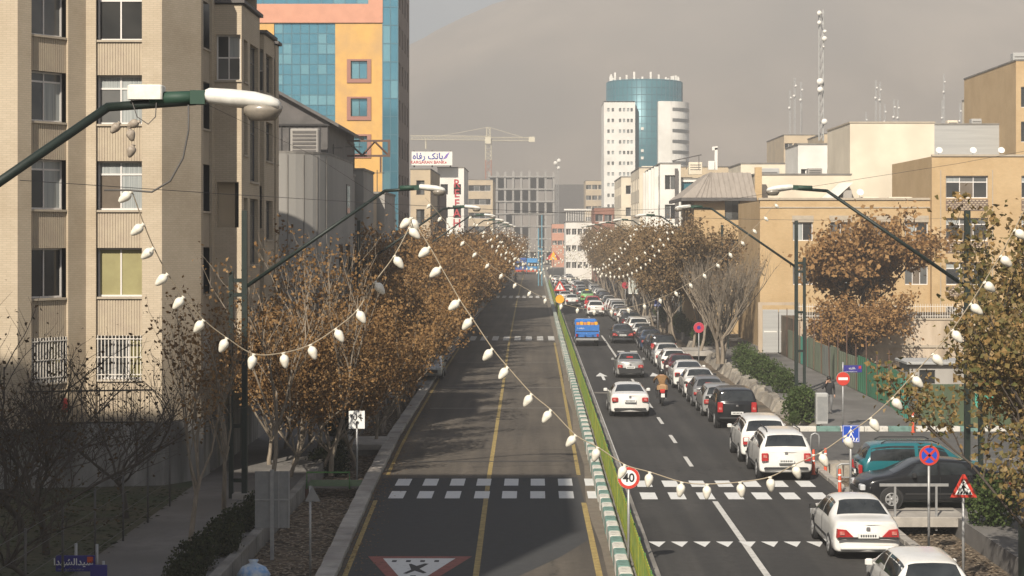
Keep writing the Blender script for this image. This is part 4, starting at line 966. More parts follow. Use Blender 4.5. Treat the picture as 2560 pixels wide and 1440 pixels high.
mastthing('slim telecom mast at the end of the avenue with panel antennas', 1393, 392, 560, 520, .7, None, ((.5,402,.6),(-.5,408,.6),(.4,420,.5)))
ch = thing('vent_pipe', 'white hooked vent pipe on the roof behind the sloping roof house', 'pipe', ((1790-VPX)*205/FPX,205,CAM_H+(VPY-418)*205/FPX-.3))
m = MB(); m.box(-.16,.16,-.16,.16,0,2.5); m.add([(-.45,-.16,2.2),(-.45,.16,2.2),(-.45,-.16,2.62),(-.45,.16,2.62),(.16,-.16,2.3),(.16,.16,2.3),(.16,-.16,2.7),(.16,.16,2.7)],[(0,1,3,2),(4,6,7,5),(0,4,5,1),(2,3,7,6),(0,2,6,4),(1,5,7,3)]); m.build('pipe', M['render_w'], ch)
m = MB(); m.box(-.9,-.2,-.4,.4,0,1.0); m.build('cooler_box', M['render_w'], ch)
for px, Y, lb in ((2020,160,'white satellite dish on the cream roof edge by the canopy'),(2150,134,'white satellite dish above the long yellow brick parapet')):
    k = Y/FPX; d = thing('satellite_dish', lb, 'dish', ((px-VPX)*k,Y, 11.1 if Y < 140 else 13.5)); d.scale = (.65,.65,.65)
    m = MB(); m.lathe([(.02,0),(.2,.03),(.34,.1),(.42,.2),(.40,.21),(.2,.06),(.02,.03)], 12, Matrix.Translation((0,0,.62)) @ Matrix.Rotation(R(65),4,'X')); m.build('bowl', M['render_w'], d)
    m = MB(); m.tube([(0,.1,-.1),(0,.1,.55)],.025,5); m.build('mast', M['frame_d'], d)
# roof clutter along the skyline
rr_ = random.Random(23)
for (px,ytop,Y,lb) in ((1925,420,155,'grey cooler box on the white roof behind the sloping roof house'),(2040,420,157,'white water tank on the cream roof near the stair canopy'),(2160,305,160,'small cooler box on top of the windowless cream wall'),(2385,300,176,'rooftop cooler on the grey clad building'),(2445,296,178,'second rooftop cooler on the grey clad building'),(2555,130,168,'rooftop cooler on the tall yellow tower house'),(2580,135,169,'water tank on the tall yellow tower house'),(1665,405,198,'cooler box on the white finned building'),(1740,405,205,'dark shed on the roof near the hooked vent pipe'),(1620,415,240,'cooler box on the balcony building'),(2180,492,133.5,'small vent box on the long yellow brick roof'),(2255,492,134,'second vent box on the long yellow brick roof')):
    k = Y/FPX; h = rr_.uniform(.6,1.1); t = thing('rooftop_box', lb, 'rooftop box', ((px-VPX)*k,Y+1,CAM_H+(VPY-ytop)*k-h-.5)); w = rr_.uniform(.5,.9)
    m = MB(); m.bbox(-w,w,-.5,.5,.0,h+.5,.04); m.build('casing', M[rr_.choice(['clad','render_g','render'])], t)
    for q in range(3): m = MB(); m.box(-w*.8,w*.8,-.52,-.505,.5+q*h*.3,.5+q*h*.3+.08); m.build('louvre', M['roofm'], t)
for (px,ytop,Y,lb) in ((1720,415,200,'low dark pergola frame on the roof behind the sloping roof house'),):
    k = Y/FPX; t = thing('roof_pergola', lb, 'pergola', ((px-VPX)*k,Y+2,CAM_H+(VPY-ytop)*k-.3))
    for x in (-1.4,0,1.4): m = MB(); m.box(x-.04,x+.04,0,.08,0,1.0+.2*(x+1.4)); m.build('post', M['roofm'], t)
    m = MB(); m.tube([(-1.6,.04,.95),(1.7,.04,1.65)],.06,4); m.build('beam', M['roofm'], t)
# twin blue gantry posts at the end of the avenue
gp_ = thing('gantry_posts', 'pair of slim blue gantry posts on the distant median', 'gantry', (.75,300,0)); 
M['bluepost'] = mat('blue painted steel', (.10,.25,.33), .5)
for x in (-.0,.55):
    m = MB(); m.box(x-.09,x+.09,-.09,.09,0,9.6+x*4); m.build('post', M['bluepost'], gp_)
m = MB(); m.box(-.09,.64,-.05,.05,6.0,6.2); m.build('cross_bar', M['bluepost'], gp_)
# ------------------------------------------------------------------ trees
M['bark'] = mat('pale bark', (.26,.215,.165), .9, (.17,.14,.105), 5, 6, bump=.4, stretch=(1,1,.3))
M['bark_d'] = mat('dark bark', (.055,.045,.037), .9, (.08,.065,.052), 5, 6, bump=.4, stretch=(1,1,.3))
M['lf_brown'] = leafmat('dry brown leaves', [(.11,.058,.022),(.21,.118,.045),(.30,.18,.075),(.15,.08,.03),(.36,.23,.11)])
M['lf_rust'] = leafmat('rust leaves', [(.19,.10,.038),(.29,.165,.065),(.37,.225,.095),(.23,.12,.045)])
M['lf_olive'] = leafmat('olive and tan leaves', [(.11,.095,.03),(.20,.145,.055),(.29,.18,.07),(.085,.09,.028),(.35,.245,.13)])
M['lf_tan'] = leafmat('tan leaves', [(.18,.11,.052),(.26,.17,.085),(.14,.095,.042),(.32,.23,.13)])
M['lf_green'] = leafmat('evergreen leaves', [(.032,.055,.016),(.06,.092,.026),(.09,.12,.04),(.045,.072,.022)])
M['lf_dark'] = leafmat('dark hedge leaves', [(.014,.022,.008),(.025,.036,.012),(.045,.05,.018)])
M['lf_lit'] = leafmat('bleached fallen leaves', [(.22,.17,.12),(.34,.28,.21),(.16,.11,.07),(.42,.36,.28)])
M['lf_dry'] = leafmat('dark dry leaves', [(.06,.04,.02),(.10,.062,.03),(.04,.03,.015)])
def leaf_quads(pts, size, rd, droop=.3, jit=.12):
    vs = []; fs = []
    for p in pts:
        s = size*rd.uniform(.6,1.3)
        q = Vector(p)+Vector((rd.gauss(0,jit),rd.gauss(0,jit),rd.gauss(0,jit)))
        a = Vector((rd.gauss(0,1),rd.gauss(0,1),rd.gauss(0,1)-droop)).normalized(); b = a.cross(Vector((rd.gauss(0,1),rd.gauss(0,1),rd.gauss(0,1)))).normalized()
        k = len(vs); n = a.cross(b)*s*.15
        vs += [tuple(q-b*s*.34+n), tuple(q+a*s*.5), tuple(q+b*s*.34+n), tuple(q-a*s*.5)]; fs.append((k,k+1,k+2,k+3))
    return vs, fs
def grow(seed, h, trunk_h, r0, limbs, spread, lv2, lv3, up=.6, multi=1, tl=.9, wob=.14):
    """returns wood MB and leaf points; limbs lean out by `spread`, twigs reach up by `up`"""
    rd = random.Random(seed); wood = MB(); tips = []
    def limb(p, d, L, r, lev):
        n = 4 if lev < 2 else 3; pts = [Vector(p)]; d = d.normalized()
        for i in range(n):
            d = (d + Vector((rd.gauss(0,wob),rd.gauss(0,wob),rd.gauss(0,wob)*.6+ (.10*up if lev else 0)))).normalized(); pts.append(pts[-1]+d*L/n)
        wood.tube(pts, r, 6 if lev == 0 else (5 if lev == 1 else 3), cap=False, r2=r*(.6 if lev == 0 else .35))
        if lev >= 2:
            for q in pts[1:]: tips.append(q)
        if lev == 3: return
        cnt = {0:limbs,1:lv2,2:lv3}[lev]
        for i in range(cnt):
            t = (.72+.28*rd.random()) if lev == 0 else (.25+.75*(i+rd.random())/cnt)
            k = min(n-1, int(t*n)); q = pts[k].lerp(pts[k+1], t*n-k)
            az = 2*math.pi*(i/cnt)+rd.uniform(-.5,.5); out = Vector((math.cos(az),math.sin(az),0))
            if lev == 0: dd = out*spread + Vector((0,0,1)); LL = (h-trunk_h)*rd.uniform(.62,.82)
            elif lev == 1: dd = d*.75 + out*.75 + Vector((0,0,up)); LL = L*rd.uniform(.34,.6)
            else: dd = d*.6 + out*.6 + Vector((0,0,up*.8)); LL = tl*rd.uniform(.5,1.1)
            limb(q, dd, LL, r*(.45 if lev == 0 else .42), lev+1)
    for k in range(multi):
        az = 2*math.pi*k/max(1,multi)+.4; b = Vector((math.cos(az),math.sin(az),0))*(.0 if multi == 1 else .18)
        limb(b, Vector((rd.gauss(0,.06),rd.gauss(0,.06),1))+b*(.8 if multi > 1 else 0), trunk_h, r0, 0)
    return wood, tips, rd
def tree_proto(name, bark, leaf, leaves, size, jit, keep=None, **kw):
    wood, tips, rd = grow(**kw)
    wm = wood.mesh('trunk', M[bark]); lm = None
    if leaves:
        tp = [t for t in tips if keep is None or keep(t, rd)]
        pts = [rd.choice(tp).lerp(rd.choice(tp), 0) for _ in range(leaves)]
        vs, fs = leaf_quads(pts, size, rd, .4, jit); b = MB(); b.add(vs, fs); lm = b.mesh('crown', M[leaf])
    return wm, lm
def plant(proto, x, y, z, rz, s, lb, cat='tree', group=None, name='street_tree', sz=None):
    t = thing(name, lb, cat, (x,y,z), rz, group); t.scale = (s,s,sz or s)
    link('trunk', proto[0], t)
    if proto[1]: link('crown', proto[1], t)
    return t
PB = [tree_proto('brown', 'bark', 'lf_brown', 7600, .20, .30, seed=20+i, h=8.5, trunk_h=1.45, r0=.13, limbs=7, spread=.68, lv2=6, lv3=4, up=.7) for i in range(4)]
PS = [tree_proto('sparse', 'bark', 'lf_brown', 700, .15, .22, seed=40+i, h=8.4, trunk_h=2.6, r0=.10, limbs=5, spread=.30, lv2=6, lv3=4, up=.9) for i in range(3)]
PF = tree_proto('fan', 'bark', 'lf_tan', 260, .15, .2, seed=61, h=7.2, trunk_h=1.9, r0=.16, limbs=9, spread=.75, lv2=8, lv3=6, up=1.0, multi=3, tl=1.3, wob=.09)
PD = tree_proto('dense', 'bark_d', 'lf_rust', 11500, .34, .34, seed=71, h=7.2, trunk_h=.6, r0=.2, limbs=12, spread=.8, lv2=8, lv3=5, up=.1, tl=1.3, wob=.22)
PO = [tree_proto('olive', 'bark_d', 'lf_olive', 9800, .20, .22, seed=81+i, h=9.3, trunk_h=1.2, r0=.15, limbs=9, spread=.40, lv2=7, lv3=5, up=.5, tl=1.0) for i in range(2)]
PN = [tree_proto('bare', 'bark_d', 'lf_dry', 500, .12, .25, seed=91+i, h=6.4, trunk_h=1.5, r0=.11, limbs=8, spread=1.05, lv2=8, lv3=7, up=.25, tl=1.0, wob=.22) for i in range(2)]
PT = [tree_proto('tan', 'bark', 'lf_tan', 6000, .22, .30, seed=101+i, h=8.6, trunk_h=2.4, r0=.12, limbs=6, spread=.5, lv2=6, lv3=4, up=.8) for i in range(3)]
# avenue trees on the left
r3 = random.Random(3); yy = 66.5; k = 0
GL = 'brown leaved trees lining the left carriageway'
while yy < 330:
    if 98 < yy < 110: yy = 110.5
    near = ['brown leaved tree at the kerb beside the white route sign','brown leaved tree just beyond the crossing slab','brown leaved tree in front of the round concrete corner'][k] if k < 3 else 'brown leaved avenue tree in the row along the left kerb'
    plant(PB[k % 4], -6.45+r3.uniform(-.25,.3), yy, -.3, r3.uniform(0,6.28), r3.uniform(.92,1.06)*(.74 if yy < 80 else .74+.26*min(1,(yy-80)/45)), near, group=GL); yy += r3.uniform(4.6,6.4); k += 1
yy = 102.0
while yy < 300:
    plant(PB[(k*3) % 4], -8.6+r3.uniform(-.4,.4), yy, .1, r3.uniform(0,6.28), r3.uniform(.9,1.05), 'brown leaved tree in the back row on the left pavement', group='brown leaved trees on the left pavement'); yy += r3.uniform(6,9); k += 1
for (x,y,s,lb) in ((-8.9,46.5,.80,'thin pale sapling on the left pavement near the blue street sign'),(-8.5,58.6,.92,'sparse upright tree beside the twin black lamp posts'),(-8.6,64.5,1.0,'sparse pale tree behind the twin black lamp posts'),(-7.0,62.0,.95,'sparse tree rising by the green footbridge'),(-8.8,71.0,1.05,'sparse tree before the street side bays of the brick block'),(-9.3,54,.78,'half bare tree at the edge of the garden path')):
    plant(PS[k % 3], x, y, .05, r3.uniform(0,6.28), s, lb, group='sparse trees on the left pavement'); k += 1
for (x,y,s,lb) in ((-12.6,46.5,1.0,'dark bare tree with tangled twigs in the fenced garden'),(-14.2,50,1.05,'dark bare tree against the stained base wall'),(-11.9,52.5,.85,'small dark bare tree at the end of the garden fence'),(-11.6,41.8,.72,'dark bare shrub tree at the garden fence corner')):
    plant(PN[k % 2], x, y, .05, r3.uniform(0,6.28), s, lb, group='bare trees in the garden'); k += 1
for (x,y,s,lb) in ((-8.3,61.2,.62,'low brown leaved tree crowding the twin black posts'),(-9.5,64.6,.70,'low brown leaved tree against the stained base wall'),(-7.5,64.2,.60,'low brown leaved tree above the dark footbridge shrubs'),(-8.2,68.2,.72,'low brown leaved tree below the street side bays'),(-9.6,69.5,.66,'low brown leaved tree pressed against the brick block side')):
    plant(PB[k % 4], x, y, .05, r3.uniform(0,6.28), s, lb, group='low brown trees in the shade of the brick block'); k += 1
# right side
plant(PF, 12.0, 115.5, .1, .5, .98, 'bare fan shaped tree with many upright branches on the right verge', name='bare_tree')
plant(PD, 21.6, 120.0, 2.7, 1.0, 1.04, 'broad rust brown tree hanging over the retaining wall', name='autumn_tree')
plant(PD, 20.7, 116.0, .0, 2.4, .70, 'small rust brown tree in the lot against the retaining wall', name='autumn_tree')
plant(PO[0], 13.6, 45.2, -.3, 1.9, .98, 'olive and tan leaved tree behind the pedestrian warning triangle', name='verge_tree')
plant(PO[1], 14.1, 50.0, -.1, 2.3, 1.02, 'olive leaved tree hiding the boot of the black saloon', name='verge_tree')
plant(PO[0], 12.2, 40.3, -.4, 4.1, .80, 'low olive leaved tree leaning over the near water channel', name='verge_tree')
yy = 127.0; k = 0
while yy < 330:
    plant(PT[k % 3], 11.3+r3.uniform(-.4,.5), yy, -.2, r3.uniform(0,6.28), r3.uniform(.92,1.1), 'tan leaved avenue tree in the row along the right kerb', group='tan leaved trees lining the right carriageway'); yy += r3.uniform(4.4,6.2); k += 1
yy = 140.0
while yy < 300:
    plant(PT[(k+1) % 3], 13.4+r3.uniform(-.3,.3), yy, .1, r3.uniform(0,6.28), r3.uniform(.85,1.0), 'tan leaved tree in the back row on the right pavement', group='tan leaved trees on the right pavement'); yy += r3.uniform(8,12); k += 1
plant(PS[1], 14.5, 133, .1, 1.2, .95, 'upright half bare tree before the sloping roof house', name='street_tree')
# ------------------------------------------------------------------ bushes
def bush_proto(seed, leafm, n, size, rx, rz_):
    rd = random.Random(seed); lob = [(Vector((rd.gauss(0,.2)*rx, rd.gauss(0,.2)*rx, rz_*(.45+rd.uniform(-.15,.2)))), rd.uniform(.5,.75)*rx) for _ in range(6)] + [(Vector((0,0,rz_*.5)), rx*.8)]
    pts = []
    while len(pts) < n:
        c, r = rd.choice(lob); d = Vector((rd.gauss(0,1),rd.gauss(0,1),rd.gauss(0,1))).normalized(); p = c+Vector((d.x*r,d.y*r,d.z*r*rz_/rx*.75))*rd.uniform(.75,1.05)
        if p.z > .02: pts.append(p)
    vs, fs = leaf_quads(pts, size, rd, 0, .04); b = MB(); b.add(vs, fs)
    st = MB()
    for i in range(6):
        a = rd.uniform(0,6.28); st.tube([(0,0,0),(math.cos(a)*.2*rx,math.sin(a)*.2*rx,rz_*.4),(math.cos(a)*.6*rx,math.sin(a)*.6*rx,rz_*.75)],.025,4)
    return st.mesh('stem', M['bark_d']), b.mesh('foliage', M[leafm])
BG = [bush_proto(5+i, 'lf_green', 2600, .11, .85, 1.35) for i in range(3)]
BD = [bush_proto(15+i, 'lf_dark', 1800, .11, .6, .95) for i in range(2)]
def bush(pr, x, y, z, s, lb, group=None, sz=None):
    t = thing('bush', lb, 'bush', (x,y,z), r3.uniform(0,6.28), group); t.scale = (s,s,sz or s); link('stem', pr[0], t); link('foliage', pr[1], t)
for i, (x,y,s,lb) in enumerate(((11.95,79.6,1.1,'large round green bush beside the grey switch box'),(12.3,82.4,.95,'round green bush behind the large one at the corner'),(12.95,93.6,.98,'clipped green bush nearest the twin right lamp posts'),(12.9,98.2,1.0,'clipped green bush, second up the verge from the twin lamp posts'),(12.85,102.2,1.1,'clipped green bush, third up the verge from the twin lamp posts'),(12.8,106.5,1.05,'clipped green bush, fourth up the verge from the twin lamp posts'),(12.9,110.5,1.1,'green bush under the bare fan shaped tree'),(12.3,59.6,.62,'low green tuft by the driveway slab'),(12.9,51.0,1.05,'green bush behind the pedestrian warning triangle'),(11.3,78.0,.4,'small grass tuft at the painted corner kerb'))):
    bush(BG[i % 3], x, y, .1, s, lb)
for i in range(9): bush(BG[i % 3], 12.7+r3.uniform(-.3,.3), 134+i*6.2, .1, r3.uniform(.9,1.3), 'green shrub under the tan avenue trees', 'green shrubs under the right avenue trees')
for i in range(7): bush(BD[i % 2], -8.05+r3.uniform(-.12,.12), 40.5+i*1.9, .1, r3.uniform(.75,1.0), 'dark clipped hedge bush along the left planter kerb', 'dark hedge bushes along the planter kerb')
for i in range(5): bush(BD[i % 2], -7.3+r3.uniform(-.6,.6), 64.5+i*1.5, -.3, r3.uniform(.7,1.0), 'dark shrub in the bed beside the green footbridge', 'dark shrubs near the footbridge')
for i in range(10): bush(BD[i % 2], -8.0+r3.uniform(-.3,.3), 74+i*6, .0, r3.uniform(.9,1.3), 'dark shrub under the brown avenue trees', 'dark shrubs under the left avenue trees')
# ------------------------------------------------------------------ fallen leaves and weeds
def litter(name, n, fx, fy, z, size, m_, dz=.05):
    rd = random.Random(len(name)+n); vs = []; fs = []
    for _ in range(n):
        y = fy(rd); x = fx(rd, y); s = size*rd.uniform(.6,1.4); a = rd.uniform(0,6.28); k = len(vs); zz = z+rd.uniform(0,dz); t = rd.uniform(-.4,.4)*s
        ca, sa = math.cos(a)*s, math.sin(a)*s
        vs += [(x-ca*.5,y-sa*.5,zz),(x+sa*.3,y-ca*.3,zz+abs(t)*.5),(x+ca*.5,y+sa*.5,zz+.01),(x-sa*.3,y+ca*.3,zz+abs(t)*.6)]; fs.append((k,k+1,k+2,k+3))
    b = MB(); b.add(vs, fs); return b.build(name, M[m_], kind='stuff', label='fallen dry leaves scattered over the planting bed', cat='leaves')
litter('leaf_litter', 9000, lambda r,y: r.uniform(-7.5,LK(y)-.45), lambda r: r.uniform(38,100), -.31, .15, 'lf_lit')
litter('leaf_litter', 3500, lambda r,y: r.uniform(10.2,12.2), lambda r: r.uniform(36,66), -.44, .13, 'lf_lit')
litter('leaf_litter', 2500, lambda r,y: LK(y)+abs(r.gauss(0,.35)), lambda r: r.uniform(40,120), .01, .07, 'lf_brown', .01)
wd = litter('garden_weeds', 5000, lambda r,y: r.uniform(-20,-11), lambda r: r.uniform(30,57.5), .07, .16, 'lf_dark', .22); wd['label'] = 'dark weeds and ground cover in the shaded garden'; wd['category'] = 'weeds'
# ------------------------------------------------------------------ street lamps
M['lampgreen'] = mat('dark green lamp paint', (.009,.016,.013), .5, (.013,.022,.018), 3)
M['lampgreen2'] = mat('green tape', (.016,.05,.032), .6)
M['lampwhite'] = mat('weathered white luminaire', (.66,.65,.60), .5, (.55,.53,.48), 6)
M['lampglass'] = mat('dusty lamp glass', (.20,.18,.15), .25, (.26,.23,.19), 8, spec=.6)
M['cable'] = mat('grey cable', (.08,.075,.07), .6); M['wire'] = mat('tan wire', (.30,.25,.18), .7)
M['bulb'] = mat('white plastic bulb', (.72,.69,.60), .35, (.62,.58,.49), 14, spec=.5)
M['bulb_old'] = mat('grimy bulb', (.24,.20,.16), .6, (.36,.31,.25), 20)
M['galv'] = mat('galvanised steel', (.30,.30,.30), .45, (.36,.36,.355), 6, metal=.35)
def lamp(x, y, s, lb, near=False):
    """twin-post lamp: s=+1 arm reaches to +X. Arm bend 4.4 m out, 9.75 m up"""
    t = thing('street_lamp', lb, 'street lamp', (x,y,.1), group='twin post street lamps along the avenue')
    m = MB(); m.box(-.085,.085,-.085,.085,0,9.0); m.build('post', M['lampgreen'], t)
    m = MB(); m.box(-s*.42-.07,-s*.42+.07,-.07,.07,0,7.1); m.build('post', M['lampgreen'], t)
    for z in (.5,2.2,4.2,6.3,6.75):
        m = MB(); m.box(min(-s*.35,-.0),max(-s*.35,.0),-.05,.05,z,z+.12); m.build('brace', M['lampgreen'], t)
    m = MB(); m.box(-.35,.35,-.28,.28,-.05,.16); m.build('base', M['conc'], t)
    m = MB(); b = Vector((s*4.4,0,9.62)); e = Vector((s*5.35,0,9.68))
    m.tube([(s*.05,0,6.62),b], .062, 8, r2=.05); m.tube([b-Vector((s*.03,0,.01)),e], .05, 8); arm = m.build('arm', M['lampgreen'], t)
    m = MB(); m.tube([(s*4.85,0,9.70),(s*5.45,0,9.72)], .075, 8); m.box(min(s*5.3,s*5.46),max(s*5.3,s*5.46),-.08,.08,9.64,9.79); m.build('clamp', M['lampgreen2'], arm)
    # luminaire shell
    hd = MB(); hd.smooth = True; st = [(0,.075,-.02,.10),(.05,.10,-.05,.125),(.30,.125,-.075,.125),(.55,.155,-.085,.11),(.72,.155,-.085,.075),(.80,.12,-.08,.04),(.83,.06,-.065,-.0)]
    n = 12; vs = []; fs = []
    for (u,w,zb,zt) in st:
        for j in range(n):
            a = 2*math.pi*j/n; cz_ = (zb+zt)/2; vs.append((s*(5.45+u), math.cos(a)*w, 9.70+cz_+math.sin(a)*(zt-zb)/2-u*.055))
    for i in range(len(st)-1):
        for j in range(n): fs.append((i*n+j,i*n+(j+1)%n,(i+1)*n+(j+1)%n,(i+1)*n+j))
    fs += [tuple(range(n)), tuple((len(st)-1)*n+j for j in range(n))]
    hd.add(vs, fs); hd = hd.build('luminaire', M['lampwhite'], t)
    gl = MB(); gl.lathe([(.02,-.10),(.09,-.095),(.13,-.02),(.14,.03)], 12, Matrix.Translation((s*6.08,0,9.585)) @ Matrix.Diagonal((1.6,1.05,1.25,1))); gl.build('lamp_glass', M['lampglass'], hd)
    if near:
        m = MB(); m.bbox(s*4.62,s*5.0,-.11,.11,9.69,9.85,.015); m.build('control_box', M['lampwhite'], arm)
        for (o, r_, sg) in ((0,.012,((5.28,9.63),(5.28,9.35),(5.22,9.05),(5.08,8.80),(4.88,8.68),(4.62,8.70),(4.36,8.70))),(0,.006,((4.66,9.68),(4.72,9.5),(4.84,9.42),(4.92,9.5),(4.93,9.66)))):
            m = MB(); m.tube([(s*a,-.06,z) for a,z in sg], r_, 6); m.build('cord', M['cable'], arm)
        for k,(dx,dz,tl) in enumerate(((.18,-.18,40),(.28,-.24,-15),(.40,-.17,70),(.33,-.42,20))):
            m = MB(); m.lathe(BULB, 10, Matrix.Translation((s*(4.35+dx),-.05,9.62+dz)) @ Matrix.Rotation(R(tl),4,'Y') @ Matrix.Diagonal((.9,.9,.8,1))); m.build('spent_bulb', M['bulb_old'], arm)
    return t
BULB = [(.004,-.19),(.018,-.185),(.036,-.155),(.052,-.11),(.056,-.085),(.053,-.06),(.040,-.038),(.022,-.028),(.020,-.012),(.028,-.008),(.026,0),(.01,.004)]
PY = [19.7,56.3,93.0,129.7,166.4,203,240,277]
for k, y in enumerate(PY):
    if k == 0: lamp(-9.05, y, 1, 'twin post lamp with control box and dangling cord before the brick block', True)
    else: lamp(-9.05, y, 1, 'twin post lamp standing beside the garden path and sparse trees' if k == 1 else 'twin post lamp rising among the brown trees of the left side')
    lamp(13.55, y, -1, {0:'twin post lamp on the right pavement abreast of the viewpoint',1:'twin post lamp behind the olive leaved verge tree',2:'twin post lamp beside the clipped green bushes',3:'twin post lamp behind the bare fan shaped tree'}.get(k,'twin post lamp rising among the tan trees of the right side'))
# ------------------------------------------------------------------ strings of bulbs across the avenue
bm = MB(); bm.lathe(BULB, 12); BULBM = bm.mesh('bulb', M['bulb'])
def garland(lb, pts, bulbs, group='strings of white bulbs over the avenue', r=.007, sc=1.0):
    """pts: world polyline of the wire; bulbs: arc positions 0..1"""
    t = thing('string_light', lb, 'string light', tuple(pts[0]), group=group); o = Vector(pts[0])
    P_ = [Vector(p)-o for p in pts]; m = MB(); m.tube(P_, r, 5); m.build('wire', M['wire'], t)
    L = [0.0]
    for a, b in zip(P_, P_[1:]): L.append(L[-1]+(b-a).length)
    for f in bulbs:
        s_ = f*L[-1]
        for i in range(len(P_)-1):
            if L[i] <= s_ <= L[i+1]+1e-6:
                q = (s_-L[i])/max(1e-6,L[i+1]-L[i]); p = P_[i].lerp(P_[i+1], q); d = (P_[i+1]-P_[i]).normalized(); break
        ang = math.atan2(d.z, math.hypot(d.x,d.y))*(1 if d.x >= 0 else -1)
        ob = link('bulb', BULBM, t, tuple(p)); ob.rotation_euler = (rng.uniform(-.15,.15), -ang*.8+rng.uniform(-.12,.12), rng.uniform(0,.2)); ob.scale = (sc,)*3
    return t
def spl(pts, n=5):
    """smooth curve through points (Catmull-Rom)"""
    out = []; q = [Vector(p) for p in pts]; q = [q[0]*2-q[1]]+q+[q[-1]*2-q[-2]]
    for i in range(1, len(q)-2):
        for k in range(n):
            t = k/n; a,b,c,d = q[i-1:i+3]
            out.append(.5*((2*b)+(c-a)*t+(2*a-5*b+4*c-d)*t*t+(3*b-a-3*c+d)*t*t*t))
    return out+[q[-2]]
def arcs(P_, n=5):
    L = [0.0]
    for a, b in zip(P_, P_[1:]): L.append(L[-1]+(b-a).length)
    return [min(.9999, max(.0001, l/L[-1])) for l in L[::n]]
s1 = [(330,478),(360,560),(385,620),(420,685),(460,742),(510,800),(568,845),(635,885),(708,882),(775,862),(838,822),(893,775),(937,705),(985,640),(1022,570),(1028,545)]
s2 = [(1028,545),(1075,618),(1103,668),(1150,750),(1180,795),(1232,872),(1270,918),(1330,985),(1378,1025),(1440,1088),(1495,1118),(1563,1162),(1625,1180),(1705,1205),(1768,1210),(1850,1205),(1925,1192),(1985,1162),(2050,1132),(2112,1090),(2175,1045),(2230,995),(2280,940),(2330,885),(2380,825),(2425,760),(2460,705),(2500,640),(2535,575),(2580,490),(2640,400)]
w1 = [W(px,py,20.2+2.6*i/(len(s1)-1)) for i,(px,py) in enumerate(s1)]
w2 = [W(px,py,22.8-1.4*i/(len(s2)-1)) for i,(px,py) in enumerate(s2)]
garland('string of white bulbs sagging from the dangling lamp cord, before the brick block', spl(w1), arcs(spl(w1)))
garland('long string of white bulbs sagging across both carriageways in front of the 40 sign', spl(w2), arcs(spl(w2)))
pk_ = W(1028,545,22.8)
cb = thing('suspension_cable', 'thin suspension cable carrying the bulb strings across the road', 'cable', tuple(pk_))
m = MB(); a_ = Vector((-3.6,19.7,9.75))-pk_; b_ = Vector((8.2,19.7,9.75))-pk_
m.tube([a_, a_*.5+Vector((0,0,.1)), Vector((0,0,0)), b_*.33-Vector((0,0,.3)), b_*.66-Vector((0,0,.2)), b_], .0022, 4); m.build('cable', M['cable'], cb)
for k in range(1, 8):
    y = PY[k]; n = 26 if k < 4 else 22; xl, xr = -3.4, 7.7; r_ = .007 if k < 3 else .010
    for half, (xa, xb, sag, ya, yb) in enumerate(((xl, xr, 3.6, y, y),(xl, 2.5, 2.4, y, y+18),(2.5, xr, 2.4, y+18, y))):
        za = 9.5 if half != 2 else 7.6; zb = 9.5 if half != 1 else 7.6
        if half and k not in (2,3,5): continue
        sag *= rng.uniform(.8,1.2)
        pts = [Vector((xa+(xb-xa)*i/16, ya+(yb-ya)*i/16, za+(zb-za)*i/16 - sag*4*(i/16)*(1-i/16))) for i in range(17)]
        garland({0:'string of white bulbs spanning the avenue between the lamp pair at the twin black posts' if k == 1 else 'string of small white bulbs spanning between a distant lamp pair',1:'string of small bulbs running from a left lamp towards the median',2:'string of small bulbs running from the median to a right lamp'}[half], pts, [(i+.5)/n for i in range(n)], r=r_, sc=1.0 if k < 3 else 1.15)
# overhead service wires
for (a,b,sag,lb) in (((-12,42,9.6),(30,125,9.6),.5,'thin overhead wire crossing from the brick block to the yellow building'),((-11.2,66,9.0),(-9.05,129.7,8.4),.6,'thin overhead wire running along the left facades')):
    o = Vector(a); t = thing('overhead_wire', lb, 'wire', a); m = MB(); d = Vector(b)-o
    m.tube([d*i/12-Vector((0,0,sag*4*(i/12)*(1-i/12))) for i in range(13)], .008, 4); m.build('wire', M['cable'], t)
# ------------------------------------------------------------------ signs
M['s_white'] = mat('sign white', (.74,.74,.72), .4); M['s_red'] = mat('sign red', (.50,.045,.03), .4); M['s_blue'] = mat('sign blue', (.02,.07,.42), .4); M['s_navy'] = mat('street plate blue', (.035,.03,.20), .45)
M['s_black'] = mat('sign black', (.012,.012,.012), .5); M['s_back'] = mat('sign back', (.20,.205,.205), .5, (.25,.25,.245), 4); M['s_yellow'] = mat('sign amber', (.72,.36,.02), .4); M['s_orange'] = mat('red orange plastic', (.50,.07,.025), .5); M['s_crim'] = mat('faded red sign', (.42,.035,.06), .45)
def disc(mb, r, y, n=28, r_in=0, z=0.0, x=0.0):
    vs = [(x+math.cos(2*math.pi*i/n)*r, y, z+math.sin(2*math.pi*i/n)*r) for i in range(n)]
    if r_in:
        vs += [(x+math.cos(2*math.pi*i/n)*r_in, y, z+math.sin(2*math.pi*i/n)*r_in) for i in range(n)]
        mb.add(vs, [(i,(i+1)%n,n+(i+1)%n,n+i) for i in range(n)])
    else: mb.add(vs, [tuple(range(n))])
def poly(mb, pts, y): mb.add([(p[0],y,p[1]) for p in pts], [tuple(range(len(pts)))])
def post(t, z0, z1, r=.035, m_='galv', x=0): m = MB(); m.tube([(x,.04,z0),(x,.04,z1)], r, 8); return m.build('post', M[m_], t)
def round_sign(lb, loc, zc, r, ground=0.0, name='round_sign'):
    t = thing(name, lb, 'sign', loc); post(t, ground, zc+r*.6)
    m = MB(); m.lathe([(r,0),(r,.012)], 32, Matrix.Translation((0,0,zc)) @ Matrix.Rotation(R(90),4,'X')); p = m.build('plate', M['s_back'], t); return t, p
